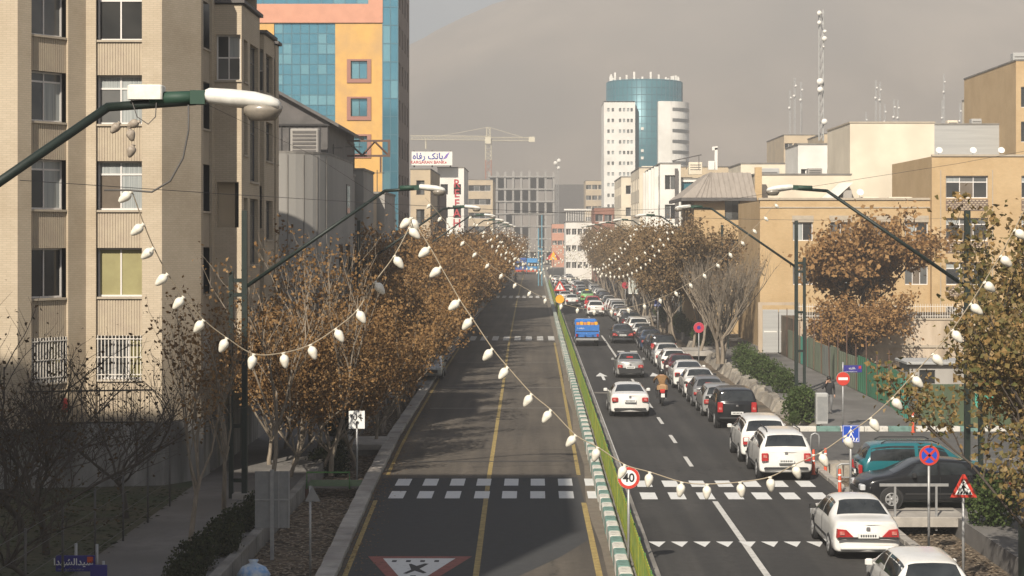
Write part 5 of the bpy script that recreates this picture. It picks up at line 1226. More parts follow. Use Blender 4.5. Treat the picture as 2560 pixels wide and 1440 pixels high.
def face(parent, name, m_, f, zc): 
    m = MB(); f(m); o = m.build(name, M[m_], parent, (0,0,zc)); return o
PERSON = [(-.02,.30),(.03,.16),(.10,.10),(.17,.02),(.15,-.02),(.08,.05),(.05,.05),(.05,-.06),(.13,-.22),(.17,-.36),(.12,-.37),(.07,-.23),(.0,-.12),(-.06,-.24),(-.15,-.36),(-.20,-.33),(-.11,-.2),(-.05,-.06),(-.06,.06),(-.12,-.02),(-.17,.0),(-.11,.12),(-.05,.18)]
def walker(parent, m_, zc, s, y=-.03):
    m = MB(); poly(m, [(a*s,b*s) for a,b in PERSON], y); m.build('walking_figure', M[m_], parent, (0,0,zc))
    m = MB(); disc(m, .055*s, y, 12, z=.36*s); m.build('figure_head', M[m_], parent, (0,0,zc))
# speed limit 40 on the median
t, p = round_sign('round red rimmed 40 speed limit sign on the median fence', (2.33,44.3,.1), 2.25, .275)
face(p, 'white_field', 's_white', lambda m: disc(m,.272,-.016), 2.25); face(p, 'red_ring', 's_red', lambda m: disc(m,.268,-.02,32,.195), 2.25); put_text('40', .29, M['s_black'], 'numerals', p, (0,-.022,2.245), bold=.006, ext=.002)
# distant median signs
t = thing('warning_sign', 'red rimmed warning triangle above amber disc on the distant median', 'sign', (2.5,174,.1)); post(t, 0, 3.4, .04)
m = MB(); poly(m, [(-.6,2.9),(.6,2.9),(0,3.95)], -.01); p = m.build('triangle', M['s_red'], t); m = MB(); poly(m, [(-.38,3.03),(.38,3.03),(0,3.68)], -.02); m.build('field', M['s_white'], p); m = MB(); poly(m, [(-.05,3.1),(.05,3.1),(.06,3.45),(-.06,3.45)], -.03); m.build('mark', M['s_black'], p)
m = MB(); disc(m, .42, -.012, z=2.1); m.build('amber_disc', M['s_yellow'], t)
# blue pedestrian crossing sign
def square_ped(lb, loc, zc, s):
    t = thing('crossing_sign', lb, 'sign', loc); post(t, 0, zc+s*.4, .04)
    m = MB(); m.box(-s/2,s/2,-.012,.006,zc-s/2,zc+s/2); p = m.build('plate', M['s_blue'], t)
    m = MB()
    for (x0,x1,z0,z1) in ((-s*.47,s*.47,s*.45,s*.47),(-s*.47,s*.47,-s*.47,-s*.45),(-s*.47,-s*.45,-s*.45,s*.45),(s*.45,s*.47,-s*.45,s*.45)): m.box(x0,x1,-.018,-.013,zc+z0,zc+z1)
    m.build('rim', M['s_white'], p); walker(p, 's_white', zc+.06*s, s*.95, -.02)
    for k in range(5):
        m = MB(); poly(m, [(-.40*s+k*.165*s,-.42*s),(-.32*s+k*.165*s,-.42*s),(-.27*s+k*.165*s,-.24*s),(-.33*s+k*.165*s,-.24*s)], -.022); m.build('stripe', M['s_white'], p, (0,0,zc))
square_ped('blue square pedestrian crossing sign beside the black saloon', W(2125,1248,0)*0+Vector((9.86,56.0,.0)), 2.15, .53)
square_ped('blue square pedestrian sign up the verge beyond the bare fan tree', (10.4,151,.1), 2.6, .6)
# no entry with street name plate
t, p = round_sign('round red no entry sign under a blue street name plate', (13.1,76.3,.1), 2.15, .30)
face(p, 'red_field', 's_red', lambda m: disc(m,.285,-.016), 2.15); face(p, 'white_bar', 's_white', lambda m: poly(m,[(-.2,-.055),(.2,-.055),(.2,.055),(-.2,.055)],-.02), 2.15)
post(t, 2.2, 2.85)
m = MB(); m.box(.02,.80,-.01,.02,2.42,2.72); q = m.build('name_plate', M['s_navy'], t); strokes(q, 'plate_text', M['s_white'], .24, .52, 2.56, .10, -.012, 5, 3); strokes(q, 'plate_text', M['s_white'], .08, .60, 2.445, .035, -.012, 14, 4)
m = MB(); m.box(.66,.76,-.018,-.011,2.58,2.69); m.build('number_patch', M['s_red'], q)
# no stopping
t, p = round_sign('round no stopping sign with red cross on blue', (10.45,47.6,-.4), 2.9, .27, 0)
t['label'] = 'round no stopping sign, red cross on blue, above the parked white saloon'
face(p, 'red_ring', 's_red', lambda m: disc(m,.265,-.016,32,.205), 2.9); face(p, 'blue_field', 's_blue', lambda m: disc(m,.206,-.018), 2.9)
for a in (45,-45):
    m = MB(); m.box(-.2,.2,-.026,-.022,-.032,.032,Matrix.Rotation(R(a),4,'Y')); m.build('cross_bar', M['s_red'], p, (0,0,2.9))
# pedestrian warning triangle
t = thing('warning_sign', 'red rimmed pedestrian warning triangle before the olive leaved tree', 'sign', (10.55,44.2,-.4)); post(t, 0, 2.7)
m = MB(); m.prism([(-.33,-.27),(.33,-.27),(.30,-.21),(.03,.30),(-.03,.30),(-.30,-.21)], 0, .012, Matrix.Translation((0,0,2.55)) @ Matrix.Rotation(R(90),4,'X')); p = m.build('plate', M['s_red'], t)
m = MB(); poly(m, [(-.215,-.2),(.215,-.2),(0,.19)], -.016); m.build('field', M['s_white'], p, (0,0,2.55)); walker(p, 's_black', 2.50, .42, -.02)
for k in range(5):
    m = MB(); poly(m, [(-.165+k*.075,-.185),(-.125+k*.075,-.185),(-.115+k*.072,-.12),(-.145+k*.072,-.12)], -.02); m.build('stripe', M['s_black'], p, (0,0,2.55))
# red disc beside parked cars, others up the street
t, p = round_sign('round faded red sign beside the parked dark cars', (10.35,113,.0), 2.55, .34); face(p, 'red_field', 's_crim', lambda m: disc(m,.33,-.016), 2.55); face(p, 'blue_core', 's_navy', lambda m: disc(m,.12,-.02), 2.55)
t, p = round_sign('small round red sign far up the right verge', (10.4,205,.0), 2.7, .4); face(p, 'red_field', 's_crim', lambda m: disc(m,.39,-.016), 2.7)
t = thing('poster_panel', 'tall pale poster panel on a post up the right verge', 'sign', (10.8,196,.0)); post(t, 0, 2.5, .05); m = MB(); m.box(-.5,.5,-.03,.03,2.0,4.4); p = m.build('panel', M['s_white'], t); m = MB(); m.box(-.44,.44,-.036,-.031,2.1,4.3); m.build('print', mat('faded poster', (.35,.40,.36), .6, (.55,.55,.5), 1.5, 6), p)
t = thing('parasol', 'red and yellow striped parasol far along the right pavement', 'parasol', (4.0,372,0)); m = MB(); m.tube([(0,0,0),(0,0,5.2)],.06,6); m.build('pole', M['galv'], t)
for k in range(6):
    m = MB(); a0, a1 = math.pi*k/3, math.pi*(k+1)/3; m.add([(0,0,5.2),(1.6*math.cos(a0),1.6*math.sin(a0),3.4),(1.6*math.cos(a1),1.6*math.sin(a1),3.4)],[(0,1,2)]); m.build('panel', M['s_red' if k % 2 else 's_yellow'], t)
# left: white route sign, sign backs, street name
t = thing('route_sign', 'white square sign with black scrawl beside the green footbridge', 'sign', (-6.0,60.95,-.3)); post(t, 0, 2.7, .035)
m = MB(); m.bbox(-.27,.27,-.012,.01,2.08,2.68,.005); p = m.build('plate', M['s_white'], t)
for sg in (((-.19,2.47),(-.15,2.57),(-.12,2.50),(-.10,2.40),(-.05,2.37),(-.01,2.42),(-.01,2.58)),((.05,2.48),(.09,2.55),(.08,2.45),(.20,2.43)),((.14,2.58),(.13,2.46),(.15,2.34))):
    m = MB(); m.tube([(a,-.02,b) for a,b in sg], .017, 5); m.build('scrawl', M['s_black'], p)
m = MB(); m.box(-.03,.03,-.018,-.013,2.09,2.33); m.build('stroke', M['s_black'], p)
t = thing('sign_board', 'large grey sign board seen from behind on two posts', 'sign', (-6.95,47.8,-.3))
m = MB(); m.box(-.46,.46,.0,.03,.85,2.35); p = m.build('board', M['s_back'], t)
m = MB(); m.box(-.05,.05,-.06,-.002,-.0,2.4); m.build('post', M['galv'], t)
m = MB(); m.box(.16,.19,-.02,-.002,.85,2.35); m.box(.43,.46,-.02,-.002,.85,2.35); m.box(-.46,.46,-.022,-.003,1.58,1.62); m.build('stiffener', M['galv'], p)
t = thing('sign_board', 'narrow dark triangle sign seen from behind near the footbridge', 'sign', (-5.55,44.6,-.3)); post(t, 0, 2.4, .03); m = MB(); poly(m, [(-.12,2.02),(.26,2.02),(.05,2.42)], 0.0); poly(m, [(-.12,2.02),(.05,2.42),(.26,2.02)], .02); m.build('plate', M['s_back'], t)
t = thing('street_name_sign', 'blue street name plate with white lettering at the garden fence', 'sign', (-10.95,43.0,-.05)); post(t, 0, 1.0); post(t, 0, .98, x=.5); 
m = MB(); m.bbox(-.47,.47,-.02,.01,.34,.72,.006); q = m.build('plate', M['s_navy'], t); put_text(shape_ar('سیدالشهدا'), .22, M['s_white'], 'plate_text', q, (-.05,-.026,.56), bold=.004, ext=.002); strokes(q, 'plate_text', M['s_back'], -.42, .22, .375, .045, -.022, 18, 5)
m = MB(); m.box(.28,.42,-.028,-.021,.54,.69); m.build('number_patch', M['s_orange'], q)
t = thing('street_name_sign', 'small blue plate below the garden fence by the pavement', 'sign', (-10.2,42.6,.1)); post(t, 0, .5); m = MB(); m.bbox(-.3,.1,-.02,.01,.15,.42,.006); m.build('plate', M['s_navy'], t)
# ------------------------------------------------------------------ bollards, racks, rails
def bollard(x, y, lb):
    t = thing('bollard', lb, 'bollard', (x,y,.0), group='red flexible bollards at the side street'); m = MB(); m.lathe([(.10,0),(.10,.03),(.055,.05),(.05,.85),(.03,.88)], 10); m.build('tube', M['s_orange'], t)
    for z in (.45,.65):
        m = MB(); m.lathe([(.0535,z),(.0535,z+.06)], 10); m.build('band', M['s_white'], t)
bollard(9.72,62.6,'red bollard just behind the parked white hatch'); bollard(10.2,63.0,'red bollard at the edge of the water channel'); bollard(9.75,57.4,'red bollard before the nose of the black saloon'); bollard(16.0,76.0,'red bollard at the corner of the grey hoarding')
t = thing('bike_rack', 'galvanised hoop rack at the mouth of the side street', 'rack', (10.8,69.2,0)); m = MB(); m.tube([(-.16,0,0),(-.16,0,.55),(-.13,0,.66),(0,0,.72),(.13,0,.66),(.16,0,.55),(.16,0,0)], .035, 8); m.build('hoop', M['galv'], t)
t = thing('guard_rail', 'low bent galvanised rail beside the teal car', 'rail', (10.6,60.4,-.1)); m = MB(); m.tube([(.9,0,.75),(-.3,0,.75),(-.42,0,.68),(-.42,0,.35),(-.3,0,.3),(.0,0,.3),(.0,0,-.3)], .035, 8); m.build('tube', M['galv'], t)
t = thing('handrail', 'plain galvanised handrail on the driveway slab edge', 'rail', (10.15,52.35,.14)); m = MB(); m.box(-.1,1.9,-.03,.03,.88,.96); m.build('top_rail', M['galv'], t)
for x in (.35,1.55): m = MB(); m.box(x-.03,x+.03,-.025,.025,-.4 if x > 1 else 0,.88); m.build('post', M['galv'], t)
t = thing('footbridge', 'green steel grating footbridge over the left planting bed', 'footbridge', (-6.35,59.9,0))
for k in range(13): m = MB(); m.box(-1.15,.75,-.85+k*.13,-.79+k*.13,.02,.09); m.build('bar', M['fgreen'] if k % 2 else M['conc_d'], t)
for x in (-1.1,.7): m = MB(); m.box(x-.05,x+.05,-.9,.9,-.3,.02); m.build('bearer', M['steelb'], t)
m = MB(); m.tube([(-1.1,-.88,.0),(-1.1,-.88,.55),(.3,-.88,.55),(.3,-.88,.0)], .03, 6); m.build('rail', M['fgreen'], t)
t = thing('switch_box', 'grey switch cabinet against the round green bush', 'cabinet', (12.52,78.4,.12)); m = MB(); m.bbox(-.26,.26,-.2,.2,.0,1.35,.03); m.build('casing', M['clad'], t); m = MB(); m.box(-.21,.21,-.215,-.202,.15,1.2); m.build('door', M['s_back'], t)
t = thing('utility_box', 'dark green utility box with white scrawl by the near verge', 'box', (11.9,42.3,-.45)); m = MB(); m.bbox(-.45,.45,-.3,.3,0,2.0,.04); m.build('casing', mat('dark green box', (.012,.03,.022), .5), t)
rs = random.Random(8)
for k in range(9):
    x = rs.uniform(-.3,.3); z = rs.uniform(1.0,1.8); m = MB(); m.tube([(x+rs.uniform(-.14,.14),-.31,z+rs.uniform(-.1,.1)) for _ in range(4)], .008, 4); m.build('scrawl', M['s_white'], t)
# garden fence on the left and the railing on the base wall
gf = thing('garden_fence', 'rusty mesh fence on thin posts around the shaded garden', 'fence', (-11.05,36,.1))
for k in range(7): m = MB(); m.tube([(0,3.1*k,0),(0,3.1*k,1.85)], .03, 6); m.build('post', M['cable'], gf)
for z in (.3,.8,1.3,1.8): m = MB(); m.tube([(0,0,z),(0,18.6,z-.02)], .008, 4); m.build('wire', M['cable'], gf)
wr = thing('wall_railing', 'dark iron railing with slanted tips on the stained base wall', 'railing', (-18.5,57.0,ZB))
for k in range(44):
    m = MB(); x = .05+k*.14; yb = x/13.8*2.3+.15; m.box(x-.009,x+.009,yb-.009,yb+.009,0,1.28) ; m.build('bar', M['blackbar'], wr)
for z in (.12,1.15): m = MB(); m.add([(0,.12,z),(6.2,1.16,z),(6.2,1.2,z),(0,.16,z),(0,.12,z+.05),(6.2,1.16,z+.05),(6.2,1.2,z+.05),(0,.16,z+.05)],[(0,3,2,1),(4,5,6,7),(0,1,5,4),(1,2,6,5),(2,3,7,6),(3,0,4,7)]); m.build('rail', M['blackbar'], wr)
# stones along the right verge ledge
lg = thing('stone_ledge', 'rough pale stone ledge edging the verge in front of the clipped bushes', 'ledge', (12.2,78,-.45)); rs = random.Random(4)
y = 0.0
while y < 62:
    L = rs.uniform(.7,1.5); m = MB(); h = rs.uniform(.35,.62); j = [rs.uniform(-.08,.08) for _ in range(8)]
    m.add([(-.3+j[0],y+.03,0),(.35,y+.03,0),(.35,y+L,0),(-.3+j[1],y+L,0),(-.05+j[2],y+.05,h+j[3]),(.3,y+.06,h+.1+j[4]),(.3,y+L-.05,h+.08+j[5]),(-.06+j[6],y+L-.06,h+j[7])],[(0,3,2,1),(4,5,6,7),(0,1,5,4),(1,2,6,5),(2,3,7,6),(3,0,4,7)]); m.build('stone', M['stone'], lg); y += L
for (x,y,w,h,d) in ((12.25,60.3,.4,.55,.4),):
    pass
lg2 = thing('channel_wall', 'rough stone rim of the water channel at the side street', 'wall', (10.2,65.2,-.45))
for k in range(6):
    m = MB(); j = [rs.uniform(-.06,.06) for _ in range(4)]; m.add([(k*.5+.02,0,0),(k*.5+.5,0,0),(k*.5+.5,1.2,0),(k*.5+.02,1.2,0),(k*.5+.05,.05,.5+j[0]),(k*.5+.47,.06,.52+j[1]),(k*.5+.46,1.2,.5+j[2]),(k*.5+.04,1.2,.5+j[3])],[(0,3,2,1),(4,5,6,7),(0,1,5,4),(1,2,6,5),(2,3,7,6),(3,0,4,7)]); m.build('stone', M['stone'], lg2)
# rubbish bag by the kerb
t = thing('rubbish_bag', 'pale blue plastic bag dumped in the left planting bed', 'bag', (-6.95,44.6,-.3)); m = MB(); m.lathe([(.1,0),(.28,.05),(.33,.22),(.24,.4),(.07,.5),(.1,.58)], 9, Matrix.Diagonal((1.3,1,1,1))); m.build('bag', mat('blue plastic', (.16,.34,.62), .4, (.62,.66,.68), 4), t)
t = thing('fire_hydrant_lamp', 'small red lantern on the garden railing', 'lantern', (-14.75,56.6,2.2)); m = MB(); m.lathe([(.05,.55),(.09,.6),(.09,.95),(.05,1.0)], 8); m.build('casing', M['s_red'], t); m = MB(); m.tube([(0,0,.0),(0,0,.55)],.02,5); m.build('stem', M['blackbar'], t)
t['label'] = 'small red lantern above the stained base wall'; t.name = 'red_lantern'
# ------------------------------------------------------------------ vehicles
import numpy as np
def carpaint(name, c, rough=.2, metal=0.0):
    m = mat(name, c, rough, (c[0]*.86,c[1]*.85,c[2]*.83), 1.2, 6, spec=.5, metal=metal, lo=.45, hi=.75); p = m.node_tree.nodes['Principled BSDF']; p.inputs['Coat Weight'].default_value = .6 if max(c) > .1 else .15; p.inputs['Specular IOR Level'].default_value = .5 if max(c) > .1 else .3; p.inputs['Coat Roughness'].default_value = .12; return m
CP = {'white': carpaint('white car paint', (.70,.69,.66)), 'black': carpaint('black car paint', (.013,.014,.016)), 'silver': carpaint('silver car paint', (.36,.36,.35), .35, .4), 'grey': carpaint('grey car paint', (.16,.16,.165), .35, .3), 'dark': carpaint('dark grey car paint', (.045,.047,.052)), 'darkred': carpaint('dark red car paint', (.10,.012,.016)), 'red': carpaint('red car paint', (.42,.02,.03)), 'teal': carpaint('teal car paint', (.012,.115,.135)), 'green': carpaint('green taxi paint', (.20,.42,.14)), 'blue': carpaint('blue van paint', (.04,.17,.50)), 'navy': carpaint('dark blue car paint', (.03,.05,.09))}
M['carglass'] = glassmat('tinted car glass', (.014,.017,.019), .05, .6, (.03,.034,.036), 1.5)
M['tyre'] = mat('tyre rubber', (.018,.018,.018), .85); M['rim'] = mat('alloy rim', (.34,.34,.34), .4, metal=.4); M['trim'] = mat('black plastic trim', (.022,.022,.023), .6)
M['tail'] = mat('red tail lamp', (.40,.03,.03), .25, (.30,.02,.02), 9, spec=.6); M['tail_c'] = mat('clear tail lamp', (.55,.32,.28), .25, (.42,.10,.08), 9, spec=.6); M['head'] = mat('headlamp glass', (.50,.51,.52), .15, spec=.7); M['plate'] = mat('number plate white', (.66,.66,.64), .4); M['chrome'] = mat('chrome', (.55,.55,.56), .2, metal=.8)
def pchip(Yk, n):
    """monotone cubic through rows of Yk (K,...) with n sub-steps; returns (K-1)*n+1 rows"""
    Yk = np.asarray(Yk, float); d = np.diff(Yk, axis=0); s = np.zeros_like(Yk)
    a, b = d[:-1], d[1:]; same = (a*b) > 0; s[1:-1] = np.where(same, 2*a*b/np.where(same, a+b, 1), 0); s[0] = d[0]; s[-1] = d[-1]
    out = []
    for i in range(len(d)):
        for k in range(n):
            t = k/n; out.append((1+2*t)*(1-t)**2*Yk[i] + t*(1-t)**2*s[i] + t*t*(3-2*t)*Yk[i+1] + t*t*(t-1)*s[i+1])
    return np.array(out+[Yk[-1]])
# y (rear negative), bottom, waist, top, half width, half width of top, for each kind; (rear glass a..b, screen a..b) as station indices
KIND = {
 'saloon': dict(st=[(-2.24,.34,.66,.94,.74,.60),(-2.18,.24,.74,1.00,.82,.68),(-1.95,.20,.80,1.04,.86,.72),(-1.45,.20,.89,1.08,.865,.70),(-.80,.20,.92,1.41,.865,.545),(-.15,.20,.91,1.455,.865,.55),(.45,.20,.90,1.40,.865,.56),(1.20,.20,.88,1.02,.86,.68),(1.75,.20,.80,.93,.85,.70),(2.12,.24,.68,.80,.80,.62),(2.24,.34,.55,.64,.68,.5)], rear=(3,4), front=(6,7), side=(4,5,6), wb=(-1.33,1.33), r=.305),
 'hatch': dict(st=[(-1.93,.36,.62,.86,.72,.58),(-1.88,.26,.74,.96,.79,.64),(-1.78,.22,.86,1.02,.82,.66),(-1.50,.20,.92,1.37,.825,.53),(-.75,.20,.92,1.44,.825,.55),(.0,.20,.90,1.44,.825,.56),(.42,.20,.90,1.38,.825,.55),(1.12,.20,.88,1.02,.82,.66),(1.55,.20,.80,.92,.81,.66),(1.85,.26,.66,.76,.76,.58),(1.93,.36,.54,.62,.64,.46)], rear=(2,3), front=(6,7), side=(3,4.6,6), wb=(-1.18,1.26), r=.295),
 'suv': dict(st=[(-2.16,.44,.76,1.00,.80,.66),(-2.12,.34,.88,1.10,.87,.72),(-2.02,.30,.98,1.16,.90,.74),(-1.72,.28,1.04,1.56,.905,.62),(-.9,.28,1.03,1.66,.905,.63),(.0,.28,1.02,1.66,.905,.64),(.48,.28,1.01,1.58,.905,.62),(1.15,.28,.99,1.16,.90,.76),(1.7,.30,.93,1.07,.88,.74),(2.06,.36,.78,.90,.82,.64),(2.16,.46,.64,.74,.70,.52)], rear=(2,3), front=(6,7), side=(3,4.6,6), wb=(-1.32,1.34), r=.35),
 'box_suv': dict(st=[(-2.0,.48,.78,1.06,.83,.70),(-1.97,.40,.92,1.14,.88,.74),(-1.93,.36,1.02,1.20,.90,.75),(-1.78,.34,1.06,1.66,.905,.67),(-1.0,.34,1.05,1.74,.905,.68),(.0,.34,1.04,1.74,.905,.68),(.55,.34,1.03,1.66,.905,.66),(1.12,.34,1.02,1.18,.90,.78),(1.65,.36,.98,1.12,.89,.77),(1.95,.42,.84,.98,.84,.68),(2.03,.5,.7,.82,.74,.58)], rear=(2,3), front=(6,7), side=(3,4.6,6), wb=(-1.28,1.32), r=.37)}
KIND['coupe_saloon'] = dict(KIND['saloon']); KIND['coupe_saloon']['st'] = [(-2.32,.38,.74,1.00,.78,.64),(-2.27,.26,.84,1.06,.86,.72),(-2.05,.22,.90,1.11,.90,.75),(-1.75,.21,.95,1.14,.905,.72),(-.80,.21,.97,1.42,.905,.56),(-.10,.21,.96,1.47,.905,.57),(.45,.21,.94,1.42,.905,.57),(1.30,.21,.91,1.04,.90,.70),(1.85,.21,.82,.94,.89,.72),(2.2,.26,.68,.80,.83,.64),(2.32,.38,.55,.64,.7,.5)]
KIND['box_saloon'] = dict(KIND['saloon'], wb=(-1.2,1.15), r=.28); KIND['box_saloon']['st'] = [(y*.88,zb,wa*.97,tp_*.985,w*.94,wt*.97) for (y,zb,wa,tp_,w,wt) in KIND['saloon']['st']]
NS, NV = 5, 3
def car_surface(kd):
    rows = []; H = kd['st']; ymax = H[-1][0]
    for (y,zb,wa,tp_,w,wt) in H:
        e = abs(y)/ymax; mid = zb+(wa-zb)*.55; cab = tp_-wa
        sec = [(0,zb),(w*.82,zb),(w*.97,zb+.07),(w,mid),(w*.975,wa),(wt,tp_-min(.055,.12*cab+.012)),(wt*.62,tp_-.008),(0,tp_)]
        rows.append([(x, y + (-(1 if y > 0 else -1))*.16*max(0,e-.8)/.2*(x/w)**2, z) for x,z in sec])
    G = pchip(np.array(rows), NS); G = np.swapaxes(pchip(np.swapaxes(G,0,1), NV), 0, 1); return G      # (stations, section, 3)
def S(G, t, v):
    i = np.clip(t*NS, 0, G.shape[0]-1.001); j = np.clip(v*NV, 0, G.shape[1]-1.001); a, b = int(i), int(j); fa, fb = i-a, j-b
    return G[a,b]*(1-fa)*(1-fb)+G[a+1,b]*fa*(1-fb)+G[a,b+1]*(1-fa)*fb+G[a+1,b+1]*fa*fb
def patch_mesh(mb, G, t0, t1, v0, v1, nt, nv, off, sx=1, both=False, taper=None):
    vs = []; fs = []; cols_ = []
    vlist = [v0+(v1-v0)*k/nv for k in range(nv+1)]
    for i in range(nt+1):
        row = []
        for k, v in enumerate(vlist):
            a_, b_ = t0, t1
            if taper: b_ = t1+(taper[1])*(k/nv); a_ = t0+taper[0]*(k/nv)
            t = a_+(b_-a_)*i/nt; p = S(G,t,v); e = .02
            du = S(G,min(t+e,G.shape[0]/NS-.3),v)-S(G,max(t-e,0),v); dv = S(G,t,min(v+e,6.98))-S(G,t,max(v-e,0)); n = np.cross(dv,du); L = np.linalg.norm(n); n = n/L if L > 1e-9 else np.array((0,0,1.))
            if n[0] < 0 and v < 6.5: n = -n
            if v >= 5.5 and n[2] < 0: n = -n
            p = p+n*off; row.append((p[0]*sx,p[1],p[2]))
        if both: row = row+[(-x,y,z) for x,y,z in reversed(row[:-1])]
        vs += row
    w = len(row)
    for i in range(nt):
        for k in range(w-1):
            q = (i*w+k, i*w+k+1, (i+1)*w+k+1, (i+1)*w+k); fs.append(q if sx > 0 else tuple(reversed(q)))
    o = mb.smooth; mb.smooth = True; mb.add(vs, fs); mb.smooth = o
CARCACHE = {}
def wheel_mesh(r):
    if ('w',r) in CARCACHE: return CARCACHE[('w',r)]
    a = MB(); Mx = Matrix.Rotation(R(90),4,'Y'); a.lathe([(r*.62,-.10),(r*.94,-.10),(r,-.07),(r,.07),(r*.94,.10),(r*.62,.10)], 20, Mx); t = a.mesh('tyre', M['tyre'])
    b = MB(); b.lathe([(r*.60,.085),(r*.66,.108),(r*.58,.112),(r*.5,.085)], 20, Mx); 
    for k in range(6): b.box(-.035*r/.3,.035*r/.3,r*.08,r*.60,.085,.108, Mx @ Matrix.Rotation(R(60*k),4,'Z'))
    b.lathe([(.01,.09),(r*.16,.09),(r*.16,.115),(.01,.12)], 10, Mx); c = b.mesh('rim', M['rim']); CARCACHE[('w',r)] = (t,c); return t,c
def car(kind, color, x, y, lb, rz=0.0, group=None, z=0.0, opts=(), name='parked_car', cat='car'):
    key = (kind,color,tuple(opts))
    t = None
    if key in CARCACHE:
        t = copy_tree(CARCACHE[key]); t.name = name
    else:
        kd = KIND[kind]; G = car_surface(kd); t = link(name, None); CARCACHE[key] = t; P_ = CP[color]
        b = MB(); b.smooth = True; n, w, _ = G.shape; vs = []; fs = []
        for i in range(n):
            half = [tuple(p) for p in G[i]]; vs += half+[(-x_,y_,z_) for x_,y_,z_ in reversed(half[1:-1])]
        W_ = 2*w-2
        for i in range(n-1):
            for k in range(W_): fs.append((i*W_+k, (i+1)*W_+k, (i+1)*W_+(k+1)%W_, i*W_+(k+1)%W_))
        fs.append(tuple(range(W_))); fs.append(tuple(reversed([(n-1)*W_+k for k in range(W_)])))
        b.add(vs, fs); body = b.build('body', P_, t)
        L = -kd['st'][0][0]; st = kd['st']; hw = max(s[4] for s in st); ra, rb = kd['rear']; fa, fb = kd['front']; sa, sm_, sb = kd['side']
        m = MB(); patch_mesh(m, G, ra+.10, rb-.06, 5.12, 7, 6, 5, .006, both=True); m.build('rear_window', M['carglass'], t)
        m = MB(); patch_mesh(m, G, fa+.06, fb-.08, 5.12, 7, 6, 5, .006, both=True); m.build('windscreen', M['carglass'], t)
        for sx in (1,-1):
            m = MB(); patch_mesh(m, G, sa-.32, sm_-.06, 4.12, 4.86, 5, 3, .006, sx, taper=(.28,0)); m.build('side_window', M['carglass'], t)
            m = MB(); patch_mesh(m, G, sm_+.06, sb+.52, 4.12, 4.86, 6, 3, .006, sx, taper=(0,-.42)); m.build('side_window', M['carglass'], t)
            # tail lamp, mirror, sill trim, door line
            rw = st[1][4]; tz_ = st[1][2]; m = MB()
            if kind in ('suv','box_suv'): m.bbox(-.115,.115,-.05,.06,-.16,.26 if kind == 'box_suv' else .10,.02)
            elif kind == 'saloon': m.add([(-.30*sx,-.03,-.10),(.12*sx,-.03,-.12),(.10*sx,-.03,.10),(-.12*sx,-.03,.08),(-.30*sx,.08,-.10),(.14*sx,.16,-.12),(.12*sx,.16,.10),(-.12*sx,.08,.08)],[(0,1,2,3),(4,7,6,5),(0,4,5,1),(1,5,6,2),(2,6,7,3),(3,7,4,0)])
            else: m.bbox(-.16,.13,-.04,.07,-.09,.09,.03) if sx > 0 else m.bbox(-.13,.16,-.04,.07,-.09,.09,.03)
            tl_ = m.build('tail_lamp', M['tail'], t, (sx*(rw-.155), -L+.07, tz_-.02))
            m = MB(); m.box(-.06,.06,-.062,-.035,-.045,.045); m.build('lens', M['tail_c'], tl_)
            m = MB(); m.bbox(-.09,.09,-.05,.06,-.065,.065,.03); m.tube([(-sx*.08,0,-.03),(-sx*.17,.02,-.06)],.02,5); m.build('mirror', P_ if color in ('white','teal','silver') and kind != 'saloon' else M['trim'], t, (sx*(hw+.11), st[6][0]+.22, st[6][2]+.10))
            m = MB(); m.box(sx*(hw-.02) if sx > 0 else -hw-.012, hw+.012 if sx > 0 else -(hw-.02), kd['wb'][0]+.42, kd['wb'][1]-.42, .44, .49); m.build('side_strip', M['trim'], t)
            m = MB(); m.bbox(-.17,.17,-.09,.07,-.08,.08,.03); m.build('head_lamp', M['head'], t, (sx*(st[9][4]-.16), -st[-1][0]*-1-.14, st[9][2]-.03))
            for wy in kd['wb']:
                r = kd['r']; a = MB(); a.lathe([(r*1.17,-.2),(r*1.17,.006),(r*1.1,.008)], 22, Matrix.Rotation(R(90)*sx,4,'Y')); a.build('wheel_arch', M['trim'], t, (sx*hw*.988, wy, r+.015))
                tm, rm = wheel_mesh(r); wo = link('wheel', tm, t, (sx*(hw-.085), wy, r)); ro = link('rim', rm, wo)
                if sx < 0: wo.rotation_euler = (0,0,math.pi)
            for yy in (st[5][0]-.02,):
                m = MB(); pts = [S(G, 5+(yy-st[5][0])/.6, v) for v in (2.2,2.8,3.4,4.0)]; m.tube([(p[0]*sx+sx*.003,p[1],p[2]) for p in pts], .006, 4); m.build('door_gap', M['trim'], t)
        pz = (st[1][2]-.08) if kind in ('saloon','coupe_saloon','box_saloon') else .70
        if kind == 'hatch': pz = .64
        m = MB(); m.box(-.26,.26,-.03,.03,-.06,.06); p_ = m.build('number_plate', M['plate'], t, (0,-L-.005,pz))
        m = MB()
        for k in range(7): m.box(-.20+k*.06,-.165+k*.06,-.034,-.031,-.03,.03)
        m.build('plate_characters', M['s_black'], p_)
        m = MB(); zb_ = st[0][1]; w0 = st[1][4]
        m.bbox(-w0*.86,w0*.86,-.06,.06,zb_-.02,zb_+(.26 if kind == 'box_saloon' else .05),.03); m.build('bumper_trim', M['trim'] if kind != 'saloon' else P_, t, (0,-L+.05,0))
        if kind in ('saloon','box_saloon'): m = MB(); m.bbox(-w0*.94,w0*.94,-.02,.02,-.025,.025,.008); m.build('bumper_strip', M['trim'], t, (0,-L-.0,st[0][1]+.26))
        m = MB(); m.bbox(-.6,.6,-.05,.05,-.08,.08,.02); m.build('grille', M['trim'], t, (0,L-.06,.5))
        m = MB(); m.box(-hw*.85,hw*.85,-L+.25,L-.25,-.04,.04); m.build('underside', M['trim'], t, (0,0,st[3][1]+.02))
